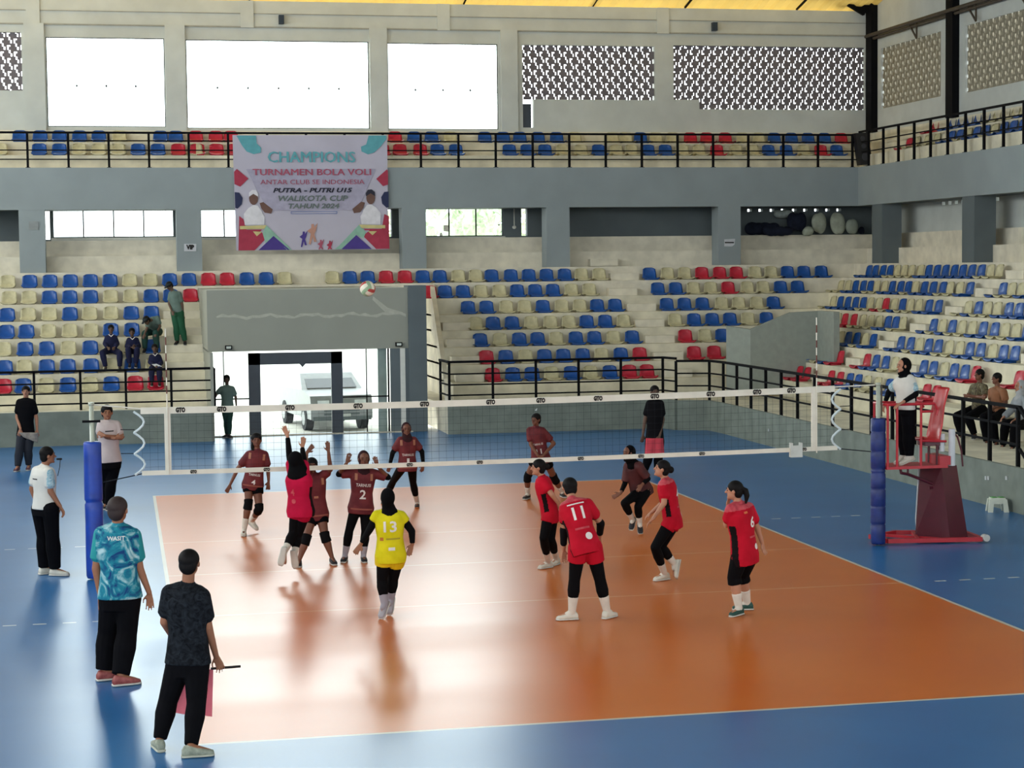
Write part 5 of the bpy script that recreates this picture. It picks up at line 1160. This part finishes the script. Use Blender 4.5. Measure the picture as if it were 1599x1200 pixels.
person('rback', 'red player in profile with hands low, left of number 11', ('Y', -1.1), dict(hd=(840, 731), nk=(846, 745), sa=(847, 753, -.1), sb=(853, 753, .14), ea=(862, 773, -.2), wa=(877, 792, -.15), ha=(881, 801, -.12), eb=(864, 776, .2), wb=(875, 796, .2), pa=(857, 806, -.07), pb=(862, 806, .08), ka=(849, 840, -.1), kb=(860, 842, .1), aa=(856, 879), ab=(869, 874), ta=(840, 887), tb=(856, 884)), 275, 1.5, 'fair', hair='bun', wear=[('shirt', [T_red, T_side], dict(hem=-.16, sleeve=.3, inf=.018, panel=.3)), ('shorts', T_redsh, dict(to=.14)), ('leggings', T_blk2, dict(to=.8)), ('socks', T_sock, dict(**{'from': .78}))], shoe=S_white)
person('r11', 'red player number 11 bending forward, seen from behind', ('Y', -4.5), dict(hd=(889, 762, .28), nk=(893, 781, .18), sa=(881, 796, .14), sb=(921, 789, .14), ea=(880.5, 829, .2), wa=(880, 859, .25), ha=(880.5, 880, .25), eb=(938, 818, .2), wb=(936, 840, .35), pa=(903, 855), pb=(925, 855), ka=(897, 906), kb=(937, 906), aa=(893, 958), ab=(948, 956), ta=(880, 966), tb=(953, 962)), 352, 1.62, 'fair', hair='short', wear=[('shirt', [T_red, T_side, T_yoke], dict(hem=-.16, sleeve=.26, inf=.022, yoke=.93, panel=.3)), ('shorts', T_redsh, dict(to=.22, inf=.026)), ('leggings', T_blk2, dict(to=.76)), ('socks', T_sock, dict(**{'from': .74})), ('elbowpads', T_kp, dict(a=.48, b=.86))], build=1.1, shoe=S_white, face=False, vox=.008)
person('r4', 'red player in profile with hair bun, crouching right of number 11', ('Y', -2.3), dict(hd=(1033, 733), nk=(1039, 749), sa=(1037, 757, -.13), sb=(1047, 756, .12), ea=(1037, 786, -.17), wa=(1020, 810, -.2), ha=(1010, 820, -.2), eb=(1036, 785, .15), wb=(1018, 800, .2), pa=(1048, 815, -.08), pb=(1053, 815, .08), ka=(1023, 855, -.08), kb=(1032, 854, .1), aa=(1038, 897), ab=(1054, 882, .18), ta=(1026, 905), tb=(1050, 905, .12)), 285, 1.58, 'fair', head_yaw=275, head_pitch=12, hair='bun', wear=[('shirt', [T_red, T_side, T_yoke], dict(hem=-.16, sleeve=.34, inf=.018, yoke=.93, panel=.3)), ('shorts', T_redsh, dict(to=.14)), ('leggings', T_blk2, dict(to=.82)), ('socks', T_sock, dict(**{'from': .78}))], shoe=S_white)
person('r6', 'red player number 6 with ponytail and green shoes, hand at face', ('Y', -4.6), dict(hd=(1146, 767), nk=(1153, 786), sa=(1140, 798), sb=(1171, 795), ea=(1134, 820, .03), wa=(1136, 796, .12), ha=(1137, 782, .12), eb=(1182, 824), wb=(1190, 848), hb=(1192, 858), pa=(1156, 868), pb=(1170, 868), ka=(1153, 902), kb=(1166, 899), aa=(1154, 951), ab=(1167, 943), ta=(1143, 961), tb=(1157, 950)), 322, 1.58, 'fair', head_yaw=290, hair='pony', wear=[('shirt', [T_red, T_side, T_yoke], dict(hem=-.16, sleeve=.34, inf=.022, yoke=.9, panel=.42)), ('leggings', T_blk2, dict(to=.62, inf=.02)), ('socks', T_sock, dict(**{'from': .76}))], build=1.14, shoe=S_green, vox=.008)
# first referee on the stand
person('umpire', 'referee in white polo and black veil standing on the red umpire stand', ('Y', .12), dict(hd=(1410, 572), nk=(1414, 588), sa=(1404, 596, .1), sb=(1423, 594, -.1), ea=(1388, 612, .28), wa=(1382, 629, .3), eb=(1430, 616, -.15), wb=(1409, 629, -.24), hb=(1400, 634, -.24), pa=(1410, 640, .05), pb=(1418, 640, -.08), ka=(1411, 677, .06), kb=(1419, 677, -.06), aa=(1412, 713, .07), ab=(1420, 714, -.05), ta=(1401, 717, .07), tb=(1408, 719, -.05)), 262, 1.56, 'fair', head_yaw=262, hair='hijab', hairm=H_black, wear=[('shirt', [T_white, T_batik], dict(hem=0, sleeve=.36, inf=.024, sleevem=1)), ('sleeves', T_blk2, dict(to=.93)), ('trousers', T_black), ('socks', T_sock, dict(**{'from': .9}))], build=1.1, shoe=S_white)
# spectators behind the side railing
SP = [('sp1', 'seated man in patterned dark shirt with folded arms behind the side railing', 10.95, dict(hd=(1529, 586), nk=(1529, 600), sa=(1519, 606), sb=(1538, 606), ea=(1515, 619, -.1), wa=(1533, 621, -.25), eb=(1539, 620, -.05), wb=(1516, 619, -.28), pa=(1522, 640), pb=(1534, 641), ka=(1494, 650, -.45), kb=(1512, 652, -.45), aa=(1502, 683, -.4), ab=(1522, 680, -.35), ta=(1498, 688, -.6), tb=(1516, 685, -.6)), mat('patterned_shirt', '3a2a24', .8, c2='77704f', scale=10, dist=2), 'brown'),
      ('sp2', 'seated man in orange-brown shirt behind the side railing', 10.95, dict(hd=(1556, 592), nk=(1557, 606), sa=(1547.5, 612), sb=(1568, 613), ea=(1548, 628, -.05), wa=(1549, 637, -.3), eb=(1571, 629, 0), wb=(1554, 637, -.3), pa=(1553, 646), pb=(1566, 647), ka=(1536, 652, -.45), kb=(1549, 655, -.45), aa=(1541, 692, -.45), ab=(1556, 694, -.45), ta=(1536, 698, -.6), tb=(1551, 700, -.6)), mat('orange_brown_shirt', '8a5a3c', .8), 'brown'),
      ('sp3', 'seated spectator in pale grey top and veil at the right edge', 10.9, dict(hd=(1592, 604), nk=(1594, 619), sa=(1586, 626), sb=(1604, 627), ea=(1578, 642, -.2), wa=(1567, 652, -.4), eb=(1604, 645, -.1), wb=(1586, 655, -.35), pa=(1590, 662), pb=(1603, 663), ka=(1570, 662, -.45), kb=(1585, 665, -.45), aa=(1566, 697, -.45), ab=(1581, 700, -.45), ta=(1561, 702, -.6), tb=(1576, 705, -.6)), mat('pale_grey_top', '8d9296', .8), 'fair')]
for key, lb, X_, J_, m_, sk in SP:
    person(key, lb, ('X', X_), J_, 270, 1.58, sk, hair='hijab' if key == 'sp3' else 'short', hairm=mat('pale_veil', '9a9c9e', .85) if key == 'sp3' else None, wear=[('shirt', m_, dict(hem=0, sleeve=.36 if key != 'sp3' else .9, inf=.022)), ('trousers', T_black)], shoe=S_black, vox=.011)

# prints on the jerseys
decal('m2', 'TARNUSI', .62, .06, L_wh, True, width=.2); decal('m2', '2', .36, .17, L_wh, True, width=.085, bold=.02)
decal('m1', 'TARNUSI', .42, .055, L_wh, True, width=.19); decal('m1', '1', .22, .1, L_wh, True, width=.04, bold=.02)
decal('m11', 'TARNUSI', .48, .05, L_wh, True, width=.17); decal('m11', '11', .24, .12, L_wh, True, width=.09, bold=.015)
decal('m4', '4', .08, .1, L_wh, True, width=.06, bold=.015); decal('m4', 'TARNUSI', .3, .05, L_wh, True, width=.17)
for k_ in ('m4', 'm9', 'm2', 'm1'):
    decal(k_, rect(.30, .022), -.02, 1, T_mar2, True, name='hem_stripe'); decal(k_, rect(.035, .09, .105, .02), .8, 1, L_or, True, name='shoulder_flash'); decal(k_, rect(.035, .09, -.105, .02), .8, 1, L_or, True, name='shoulder_flash')
decal('m9', rect(.06, .03), .45, 1, L_or, True, name='chest_mark')
decal('r11', '11', .66, .2, L_wh, False, width=.135, bold=.02)
decal('r11', rect(.17, .022), .36, 1, T_yoke, False, name='sponsor_line'); decal('r11', circ(.042), .18, 1, L_wh, False, dx=.05, name='round_badge'); decal('r11', rect(.2, .014), .87, 1, L_wh, False, name='name_line')
decal('r13', '13', .66, .17, L_wh, False, width=.15, bold=.02); decal('r13', rect(.16, .02, .03), .4, 1, mat('dull_gold_print', '9c8f1e', .7), False, name='sponsor_line'); decal('r13', rect(.04, .04, -.1), .4, 1, mat('orange_badge', 'a8651e', .7), False, name='badge'); decal('r13', rect(.075, .035, .01), .18, 1, L_wh, False, name='badge')
decal('r6', '6', .62, .17, L_wh, False, width=.085, bold=.02, dx=.04); decal('r6', rect(.14, .02), .36, 1, T_yoke, False, dx=.04, name='sponsor_line'); decal('r6', circ(.035), .16, 1, L_wh, False, dx=.07, name='round_badge'); decal('r6', rect(.05, .022), .84, 1, mat('orange_mark', 'c4683a', .7), False, dx=-.05, name='badge')
decal('r4', '4', .62, .17, L_wh, False, width=.085, bold=.02); decal('r4', rect(.12, .02), .34, 1, T_yoke, False, name='sponsor_line'); decal('r4', circ(.035), .14, 1, L_wh, False, dx=.06, name='round_badge')
decal('rjump', circ(.03), .28, 1, T_yoke, False, dx=-.03, name='round_badge'); decal('rjump', '4', .5, .12, T_yoke, False, width=.06, dx=-.04)
decal('teal', 'WASIT', .84, .055, L_wh, False, width=.17)
decal('lineref', rect(.12, .016), .72, 1, S_black, False, dx=-.02, name='name_line'); decal('armscrossed', rect(.14, .02), .78, 1, S_black, True, name='name_line')
# whistle of the line judge, flag and stick of the nearest man, towel, pink cloth
D = PERSONS['lineref']; q = D['C']+D['HF']*.115-D['HU']*.05; g = MB(); g.capsule(q, q+D['HF']*.05, .012, .014, 8); g.tube([q+D['HF']*.04, q+D['HF']*.03-D['HU']*.1, q-D['HU']*.22], .005, 6)
tag(g.build('whistle', M_ink), 'black whistle on a cord in the line judge\'s mouth', 'whistle')
D = PERSONS['refblack']; hb = D['J']['hb']; wb = D['J']['wb']; s0 = (hb+wb)/2+Vector((-.07, .02, -.04)); g = MB(); g.tube([s0, s0+Vector((.25, .03, .0))], .011, 8); fs_ = thing('flag', 'red line judge flag on a black stick held by the nearest man', 'flag', tuple(s0)); g.build('stick', M_ink, fs_)
g = MB(); R = []
fY = -8.72
fa = [onY(295, 1053, fY), onY(333, 1050, fY), onY(330.5, 1119, fY), onY(268, 1114, fY), onY(281, 1085, fY)]
n = 8
for i in range(n+1):
    t = i/n; L_ = onY(296-28*t, 1048+66*t, fY); R_ = onY(333-2*t, 1046+73*t, fY)
    R.append([L_*(1-u/8)+R_*(u/8)+Vector((0, .02*math.sin(u*1.3+t), 0)) for u in range(9)])
vs = [p for r in R for p in r]; nn = len(vs); vs += [p+Vector((0, .004, 0)) for p in vs]; fs = []
for i in range(n):
    for u in range(8): a = i*9+u; fs += [(a, a+1, a+10, a+9), (nn+a, nn+a+9, nn+a+10, nn+a+1)]
g.add(vs, fs); g.build('cloth', mat('rose_red_flag', 'e07480', .8, .2, var=.08), fs_, True)
def cloth(name, pts, Y, m, label, cat, d=.03, wob=.02):
    g = MB(); (a, b, c, e) = [onY(x, y, Y) for x, y in pts]; n = 8; R = []
    for i in range(n+1):
        t = i/n; l_, r_ = a*(1-t)+e*t, b*(1-t)+c*t
        R.append([l_*(1-u/8)+r_*(u/8)+Vector((0, wob*math.sin(u*1.7+t*2), 0)) for u in range(9)])
    vs = [p for r in R for p in r]; nn = len(vs); vs += [p+Vector((0, d, 0)) for p in vs]; fs = []
    for i in range(n):
        for u in range(8): q = i*9+u; fs += [(q, q+1, q+10, q+9), (nn+q, nn+q+9, nn+q+10, nn+q+1)]
    bd = [u for u in range(9)]+[i*9+8 for i in range(1, n+1)]+[n*9+u for u in range(7, -1, -1)]+[i*9 for i in range(n-1, 0, -1)]
    for i in range(len(bd)): p, q = bd[i], bd[(i+1) % len(bd)]; fs.append((p, nn+p, nn+q, q))
    g.add(vs, fs); tag(g.build(name, m, None, True), label, cat)
cloth('towel', [(29, 676), (60, 676), (59, 692), (36, 683)], 14.02, mat('grey_towel', '8d857c', .9, .2, var=.15, scale=20), 'grey towel held across the front of the far left man', 'towel')
cloth('pink_cloth', [(1009.5, 685), (1036, 685), (1038, 712), (1008, 712)], 9.46, mat('coral_pink_cloth', 'cf4a58', .8, .2, var=.1), 'coral pink cloth hanging in front of the black-shirted man', 'cloth')
